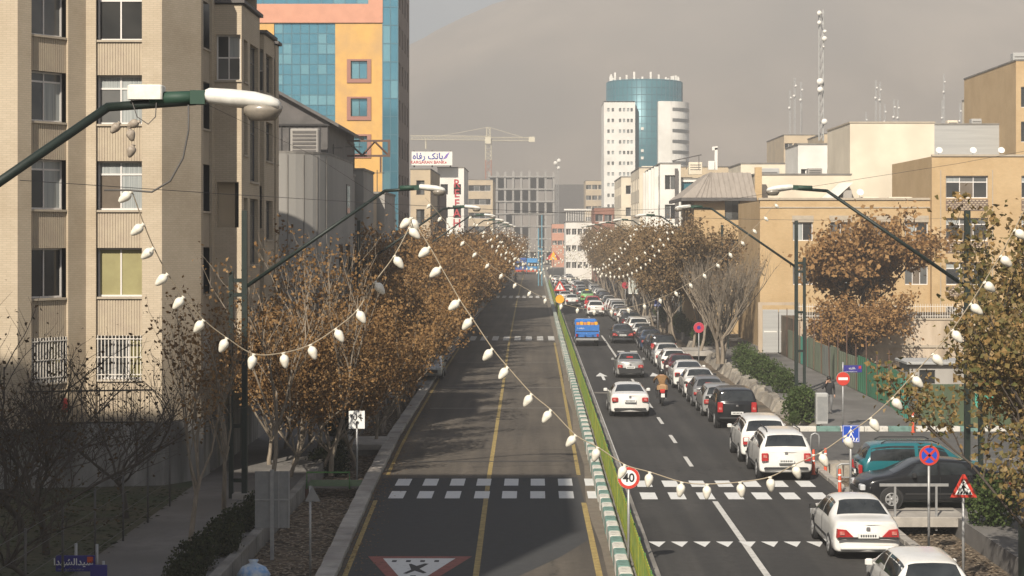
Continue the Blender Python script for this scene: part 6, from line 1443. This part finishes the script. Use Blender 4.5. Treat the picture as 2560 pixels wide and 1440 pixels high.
        m = MB(); m.bbox(-.05,.05,-.02,.02,-.04,.04,.01); m.build('badge', M['chrome'], t, (0,-L+.02,st[1][2]+.10))
        if 'rails' in opts:
            for sx in (1,-1): m = MB(); m.tube([(sx*.56,-1.4,1.62),(sx*.57,-1.25,1.70),(sx*.57,.2,1.70),(sx*.56,.35,1.63)],.022,6); m.build('roof_rail', M['trim'], t)
        if 'taxi' in opts: m = MB(); m.bbox(-.22,.22,-.09,.09,0,.12,.03); m.build('roof_sign', M['s_yellow'], t, (0,-.1,st[5][3]-.01))
        if 'sticker' in opts: m = MB(); patch_mesh(m, G, ra+.30, rb-.50, 6.55, 7, 3, 3, .012, both=True); m.build('window_sticker', M['plate'] if color == 'white' else M['tail'], t)
    t.location = (x,y,z); t.rotation_euler = (0,0,rz); tag(t, lb, cat)
    if group: t['group'] = group
    elif 'group' in t: del t['group']
    return t
PG = 'cars parked along the right kerb'
car('hatch','white',8.45,39.75,'white hatchback parked behind the white saloon with red lamps', group=PG)
car('saloon','white',8.52,48.1,'white saloon with large red lamps parked beside the handrail', group=PG)
car('suv','white',8.52,62.9,'white high hatch parked at the crosswalk beside the red bollards', opts=('rails',), group=PG)
car('suv','white',8.45,67.7,'white crossover parked just ahead of the roof railed white hatch', group=PG)
car('box_suv','black',8.72,79.2,'black boxy four wheel drive parked ahead of the white crossover', group=PG)
car('hatch','silver',8.55,84.3,'silver hatchback parked ahead of the black four wheel drive', group=PG)
car('hatch','grey',8.5,89.0,'grey hatchback parked ahead of the silver one', opts=('sticker',), group=PG)
car('saloon','white',8.55,94.2,'white saloon parked ahead of the grey hatchback', group=PG)
car('coupe_saloon','white',8.45,99.7,'white sleek saloon parked before the round faded red sign', group=PG)
car('saloon','darkred',8.55,105.2,'dark red saloon parked between the white cars', group=PG)
car('hatch','white',8.5,110.6,'white hatchback parked ahead of the dark red saloon', group=PG)
car('saloon','white',8.5,115.9,'white saloon parked level with the bare fan tree', group=PG)
car('box_suv','black',8.6,121.5,'black four wheel drive parked before the far driveway slab', group=PG)
rc = random.Random(17); y = 127.0; cl = ['dark','navy','dark','white','white','silver','dark','white','white','grey','white','silver','white','white','dark','white']
for k in range(26):
    kk = rc.choice(['saloon','hatch','saloon','suv','box_saloon']); c = cl[k % len(cl)]
    car(kk, c, 8.6+rc.uniform(-.1,.1), y, {'dark':'dark grey','navy':'dark blue'}.get(c,c)+' car in the long parked row beyond the driveway slab', group=PG); y += rc.uniform(5.0,5.9)
TG = 'traffic driving up the right carriageway'
car('coupe_saloon','white',4.40,84.6,'white saloon driving in the lane beside the green fence', group=TG, name='moving_car')
car('box_saloon','silver',5.62,106.8,'silver boxy saloon driving ahead of the white one', opts=('sticker',), group=TG, name='moving_car')
car('saloon','dark',6.85,140.8,'dark grey saloon driving beside the parked row', group=TG, name='moving_car')
car('suv','white',6.35,187,'white crossover driving behind the red car', group=TG, name='moving_car')
car('box_saloon','white',4.45,213,'white saloon driving near the distant median signs', group=TG, name='moving_car')
car('suv','red',6.5,201,'red car driving ahead of the white crossover', group=TG, name='moving_car')
car('saloon','green',6.7,228,'green and white taxi in the distant queue', opts=('taxi',), group=TG, name='moving_car')
for k in range(16):
    c = rc.choice(['white','white','silver','white','grey','dark','white']); lane = (4.3,6.5)[k % 2]
    car(rc.choice(['saloon','hatch','suv','box_saloon']), c, lane+rc.uniform(-.4,.4), 226+k*6.4 + (8 if k % 2 else 0), c+' car in the distant queue on the right carriageway', group='distant queue of cars', name='moving_car')
car('saloon','silver',-6.05,104,'silver saloon parked under the brown trees at the left kerb', rz=math.pi, z=.15, name='parked_car')
car('suv','teal',12.35,57.35,'teal crossover parked across the driveway slab', rz=-math.pi/2, z=.14, opts=('rails',))
car('coupe_saloon','black',12.0,54.6,'black saloon nosing out of the driveway over the slab', rz=math.pi/2, z=.14)
# ------------------------------------------------------------------ blue van with orange load
V = thing('delivery_van', 'small truck with blue tailgate and orange crates on top', 'truck', (4.0,137.6,0))
m = MB(); m.bbox(-.86,.86,1.2,2.6,.45,1.9,.12); m.build('cab', CP['blue'], V); m = MB(); m.box(-.72,.72,2.58,2.63,1.2,1.75); m.build('windscreen', M['carglass'], V)
m = MB(); m.box(-.88,.88,-2.4,1.15,.62,.72); m.build('bed', M['trim'], V)
for (x0,x1,y0,y1,nm_) in ((-.9,-.84,-2.36,1.15,'side_board'),(.84,.9,-2.36,1.15,'side_board'),(-.9,.9,-2.42,-2.36,'tailgate')): m = MB(); m.box(x0,x1,y0,y1,.72,1.62); m.build(nm_, CP['blue'], V)
m = MB(); m.box(-.84,.84,-2.44,-2.42,1.12,1.17); m.build('tailgate_seam', M['trim'], V); strokes(V, 'lettering', M['ink_white'], -.74, -.22, 1.33, .13, -2.422, 6, 9)
for k in range(6):
    m = MB(); m.bbox(-.80+k*.27,-.56+k*.27,-2.2,-1.4,1.3,1.78+(.04 if k % 2 else 0),.02); m.build('crate', M['s_yellow'] if k % 2 else mat('orange crate', (.55,.22,.05), .6), V)
m = MB(); m.bbox(-.85,.85,-2.55,-2.42,.48,.62,.03); m.build('bumper', M['galv'], V)
for sx in (1,-1):
    m = MB(); m.box(sx*.78-.08,sx*.78+.08,-2.46,-2.42,.75,.95); m.build('tail_lamp', M['tail'], V); m = MB(); m.bbox(-.05,.05,-.04,.04,-.12,.12,.02); m.build('mirror', M['trim'], V, (sx*1.02,2.3,1.5))
    for wy in (-1.5,1.8): tm, rm = wheel_mesh(.34); w_ = link('wheel', tm, V, (sx*.76,wy,.34)); link('rim', rm, w_); w_.rotation_euler = (0,0,0 if sx > 0 else math.pi)
# far blue lorries closing the left carriageway
for (x,lb,cc,h) in ((-2.9,'dark blue covered lorry at the far end of the left carriageway',mat('dark blue tarpaulin',(.03,.09,.30),.6),3.5),(-.4,'bright blue covered lorry at the far end of the left carriageway',mat('bright blue tarpaulin',(.04,.24,.50),.6),3.4)):
    t = thing('covered_lorry', lb, 'lorry', (x,392,0)); m = MB(); m.bbox(-1.2,1.2,1.4,6.5,.9,h,.1); m.build('cover', cc, t); m = MB(); m.bbox(-1.15,1.15,-.6,1.2,.6,2.9,.2); m.build('cab', cc, t); m = MB(); m.box(-1,1,-.63,-.605,1.7,2.5); m.build('windscreen', M['carglass'], t); m = MB(); m.box(-1.1,1.1,-.7,-.6,.5,.95); m.build('bumper', M['s_orange'], t)
    for sx in (1,-1):
        for wy in (0,4.6): tm, rm = wheel_mesh(.5); w_ = link('wheel', tm, t, (sx*1.0,wy,.5)); link('rim', rm, w_)
# ------------------------------------------------------------------ people
M['skin'] = mat('skin', (.42,.25,.17), .6); M['hair'] = mat('black hair', (.012,.010,.009), .5); M['c_black'] = mat('black jacket', (.016,.017,.020), .8, (.028,.028,.03), 8); M['c_grey'] = mat('grey trousers', (.16,.16,.165), .85, (.20,.20,.2), 8); M['c_brown'] = mat('brown jacket', (.16,.085,.03), .8, (.21,.115,.045), 6); M['c_dark'] = mat('dark trousers', (.022,.022,.025), .85); M['shoe'] = mat('shoes', (.10,.09,.085), .6); M['helmet'] = mat('black helmet', (.01,.01,.011), .25, spec=.6)
def body(nm, joints, edges, rad, matfn, mats, parent):
    me = bpy.data.meshes.new(nm); me.from_pydata([joints[k] for k in joints], [(list(joints).index(a), list(joints).index(b)) for a,b in edges], [])
    o = bpy.data.objects.new(nm, me); COL.objects.link(o); md_ = o.modifiers.new('skin','SKIN'); md_.use_smooth_shade = True; sb_ = o.modifiers.new('sub','SUBSURF'); sb_.levels = 2; sb_.render_levels = 2
    for i, k in enumerate(joints):
        v = me.skin_vertices[0].data[i]; v.radius = (rad[k],rad[k]) if not isinstance(rad[k], tuple) else rad[k]; v.use_root = (k == 'pelvis')
    ev = bpy.data.meshes.new_from_object(o.evaluated_get(bpy.context.evaluated_depsgraph_get())); bpy.data.objects.remove(o)
    ev.materials.clear()
    for m_ in mats: ev.materials.append(m_)
    for p in ev.polygons: p.material_index = matfn(p.center); p.use_smooth = True
    return link(nm, ev, parent)
def head_bits(parent, c, helmet=False, yaw=0.0):
    c = Vector(c); Mh = Matrix.Translation(c) @ Matrix.Rotation(yaw,4,'Z'); b = MB()
    b.lathe([(.02,.115),(.06,.105),(.09,.07),(.10,.02),(.098,-.02),(.09,-.05)] if not helmet else [(.02,.15),(.08,.135),(.122,.08),(.135,.0),(.13,-.06),(.115,-.11)], 14, Mh @ Matrix.Translation((0,.012 if not helmet else 0,.02))); b.build('helmet' if helmet else 'hair', M['helmet' if helmet else 'hair'], parent)
    if not helmet:
        f = MB(); f.add([(-.014,-.092,-.03),(.014,-.092,-.03),(0,-.122,-.03),(0,-.095,.02)],[(0,1,2),(0,2,3),(1,3,2),(0,3,1)],Mh); f.build('nose', M['skin'], parent)
        f = MB()
        for s in (-1,1): f.box(s*.036-.014,s*.036+.014,-.099,-.092,.012,.024,Mh)
        f.box(-.024,.024,-.097,-.09,-.068,-.058,Mh); f.build('eyes_and_mouth', M['hair'], parent)
        f = MB()
        for s in (-1,1): f.bbox(s*.098-.012,s*.098+.012,-.015,.025,-.035,.035,.008,Mh)
        f.build('ears', M['skin'], parent)
# pedestrian with a phone at the ear
t = thing('person', 'person in black jacket and grey trousers walking, phone held to the ear', 'person', (13.5,82.4,.15), .15)
J = dict(pelvis=(0,0,.92), waist=(0,0,1.08), chest=(0,.0,1.30), neck=(0,0,1.47), skull=(0,-.01,1.56), crown=(0,0,1.67), hl=(-.10,0,.88), kl=(-.12,-.10,.50), al=(-.12,.02,.09), tl=(-.13,-.14,.045), hr=(.10,0,.88), kr=(.11,-.02,.49), ar=(.12,.16,.11), tr=(.12,.02,.045),
         sl=(-.20,0,1.40), el=(-.33,-.05,1.16), wl=(-.19,-.16,1.40), pl=(-.13,-.14,1.50), f1=(-.115,-.10,1.56), f2=(-.10,-.13,1.57), f3=(-.13,-.17,1.55), f4=(-.14,-.13,1.56), f5=(-.15,-.10,1.55),
         sr=(.20,0,1.40), er=(.27,.06,1.13), wr=(.25,-.04,.90), pr=(.25,-.06,.82), g1=(.255,-.10,.76), g2=(.25,-.08,.74), g3=(.25,-.06,.735), g4=(.25,-.04,.745), g5=(.23,-.09,.79))
E_ = [('pelvis','waist'),('waist','chest'),('chest','neck'),('neck','skull'),('skull','crown'),('pelvis','hl'),('hl','kl'),('kl','al'),('al','tl'),('pelvis','hr'),('hr','kr'),('kr','ar'),('ar','tr'),('chest','sl'),('sl','el'),('el','wl'),('wl','pl'),('chest','sr'),('sr','er'),('er','wr'),('wr','pr')]+[('pl',f'f{k}') for k in range(1,6)]+[('pr',f'g{k}') for k in range(1,6)]
RD = dict(pelvis=.145,waist=.135,chest=.155,neck=.055,skull=.088,crown=.075,hl=.095,kl=.065,al=.045,tl=.04,hr=.095,kr=.065,ar=.045,tr=.04,sl=.075,el=.05,wl=.036,pl=.036,sr=.075,er=.05,wr=.036,pr=.036)
for k in range(1,6): RD[f'f{k}'] = .010; RD[f'g{k}'] = .010
def mf(c):
    if c.z > 1.455 and abs(c.x) < .11 or (c.x < -.09 and c.y < -.08 and c.z > 1.42): return 0
    if c.x > .2 and c.z < .89 and c.z > .6: return 0
    if c.z < .11: return 3
    return 2 if c.z < .90 else 1
body('body', J, E_, RD, mf, [M['skin'],M['c_black'],M['c_grey'],M['shoe']], t); head_bits(t, (0,-.005,1.60))
m = MB(); m.bbox(-.015,.0,-.15,-.08,1.48,1.62,.004); m.build('phone', M['s_black'], t, (-.115,.02,0))
# motor scooter riders
def rider(x, y, lb_b, lb_p, jacket, rz=0.0, load=True):
    s = thing('motorcycle', lb_b, 'motorcycle', (x,y,0), rz, 'motorcycles on the avenue')
    for wy in (-.62,.64):
        m = MB(); m.lathe([(.20,-.05),(.28,-.05),(.30,-.02),(.30,.02),(.28,.05),(.20,.05)], 18, Matrix.Rotation(R(90),4,'Y')); w_ = m.build('wheel', M['tyre'], s, (0,wy,.30)); m = MB(); m.lathe([(.02,-.03),(.2,-.03),(.2,.03),(.02,.03)], 12, Matrix.Rotation(R(90),4,'Y')); m.build('rim', M['rim'], w_)
    m = MB(); m.tube([(0,-.62,.32),(0,-.1,.45),(0,.35,.55),(0,.5,.95)],.06,6); m.tube([(0,.5,.95),(0,.64,.32)],.04,6); m.bbox(-.14,.14,-.25,.2,.28,.55,.04); m.build('frame', M['trim'], s)
    m = MB(); m.bbox(-.13,.13,.0,.45,.62,.86,.08); m.build('fuel_tank', CP['darkred'], s); m = MB(); m.bbox(-.14,.14,-.62,.02,.70,.80,.04); m.build('seat', M['trim'], s)
    m = MB(); m.tube([(-.36,.32,1.04),(-.12,.46,1.0),(.12,.46,1.0),(.36,.32,1.04)],.018,6); m.build('handlebar', M['chrome'], s)
    for sx in (-1,1): m = MB(); m.tube([(sx*.26,.4,1.02),(sx*.36,.42,1.2)],.008,4); m.bbox(sx*.38-.06,sx*.38+.06,.41,.44,1.18,1.28,.01); m.build('mirror', M['trim'], s)
    m = MB(); m.box(-.09,.09,-.93,-.9,.44,.62); m.build('number_plate', M['plate'], s); m = MB(); m.bbox(-.1,.1,-.80,-.70,.64,.74,.02); m.build('tail_lamp', M['tail'], s); m = MB(); m.tube([(.12,.1,.3),(.14,-.75,.38)],.04,6); m.build('exhaust', M['chrome'], s)
    m = MB(); m.add([(-.09,-.62,.66),(.09,-.62,.66),(.09,-.92,.55),(-.09,-.92,.55)],[(0,1,2,3),(3,2,1,0)]); m.build('mudguard', M['trim'], s)
    p = thing('person', lb_p, 'person', (x,y,0), rz, 'riders on motorcycles')
    J = dict(pelvis=(0,-.22,.93), waist=(0,-.20,1.08), chest=(0,-.12,1.32), neck=(0,-.08,1.48), skull=(0,-.05,1.57), crown=(0,-.04,1.67), hl=(-.11,-.18,.90), kl=(-.25,.22,.72), al=(-.22,.05,.36), tl=(-.23,.2,.31), hr=(.11,-.18,.90), kr=(.25,.22,.72), ar=(.22,.05,.36), tr=(.23,.2,.31), sl=(-.21,-.1,1.40), el=(-.36,.10,1.20), wl=(-.35,.30,1.08), pl=(-.345,.36,1.06), sr=(.21,-.1,1.40), er=(.36,.10,1.20), wr=(.35,.30,1.08), pr=(.345,.36,1.06))
    for k in range(1,6):
        J[f'f{k}'] = (-.40+.025*k,.39,1.03+(.02 if k == 5 else 0)); J[f'g{k}'] = (.40-.025*k,.39,1.03+(.02 if k == 5 else 0))
    R2 = dict(RD, pelvis=.16, waist=.15, chest=.175, kl=.075, kr=.075)
    def mf2(c):
        if c.z > 1.46 and abs(c.x) < .1: return 0
        if c.y > .29 and c.z > .95: return 0
        if c.z < .36: return 3
        return 1 if c.z > .93 and (c.y < .0 or abs(c.x) > .27 or c.z > 1.0) else 2
    body('body', J, E_, R2, mf2, [M['skin'],jacket,M['c_dark'],M['shoe']], p); head_bits(p, (0,-.05,1.60), True, math.pi)
    if load:
        m = MB(); m.bbox(-.27,.27,-.64,-.44,.78,1.06,.09); m.build('saddle_bag', mat('tan saddle bag', (.36,.22,.11), .8, (.30,.18,.09), 6), s)
        m = MB(); m.bbox(-.12,.12,-.72,-.665,.66,.82,.02); m.build('red_patch', M['s_red'], s)
rider(6.28,88.6,'motorcycle with tan saddle bag and white plate between the lanes','rider in brown jacket and black helmet on the motorcycle with tan bag',M['c_brown'])
rider(3.55,262,'distant motorcycle beside the green fence','rider in dark clothes on the distant motorcycle beside the fence',M['c_black'],load=False)
rider(4.75,256,'distant motorcycle carrying a pale load among the queue','rider on the distant motorcycle with pale load',M['c_grey'])
rider(-3.2,312,'distant motorcycle coming down the left carriageway','rider coming down the left carriageway on a motorcycle',M['c_black'],rz=math.pi,load=False)
for (x,y,lb) in ((.9,338,'distant person in dark clothes walking by the green fence'),(-2.1,352,'distant person standing on the left carriageway')):
    t = thing('person', lb, 'person', (x,y,0)); J2 = dict(J); body('body', J2, E_, RD, mf, [M['skin'],M['c_black'],M['c_dark'],M['shoe']], t); head_bits(t, (0,-.005,1.60))
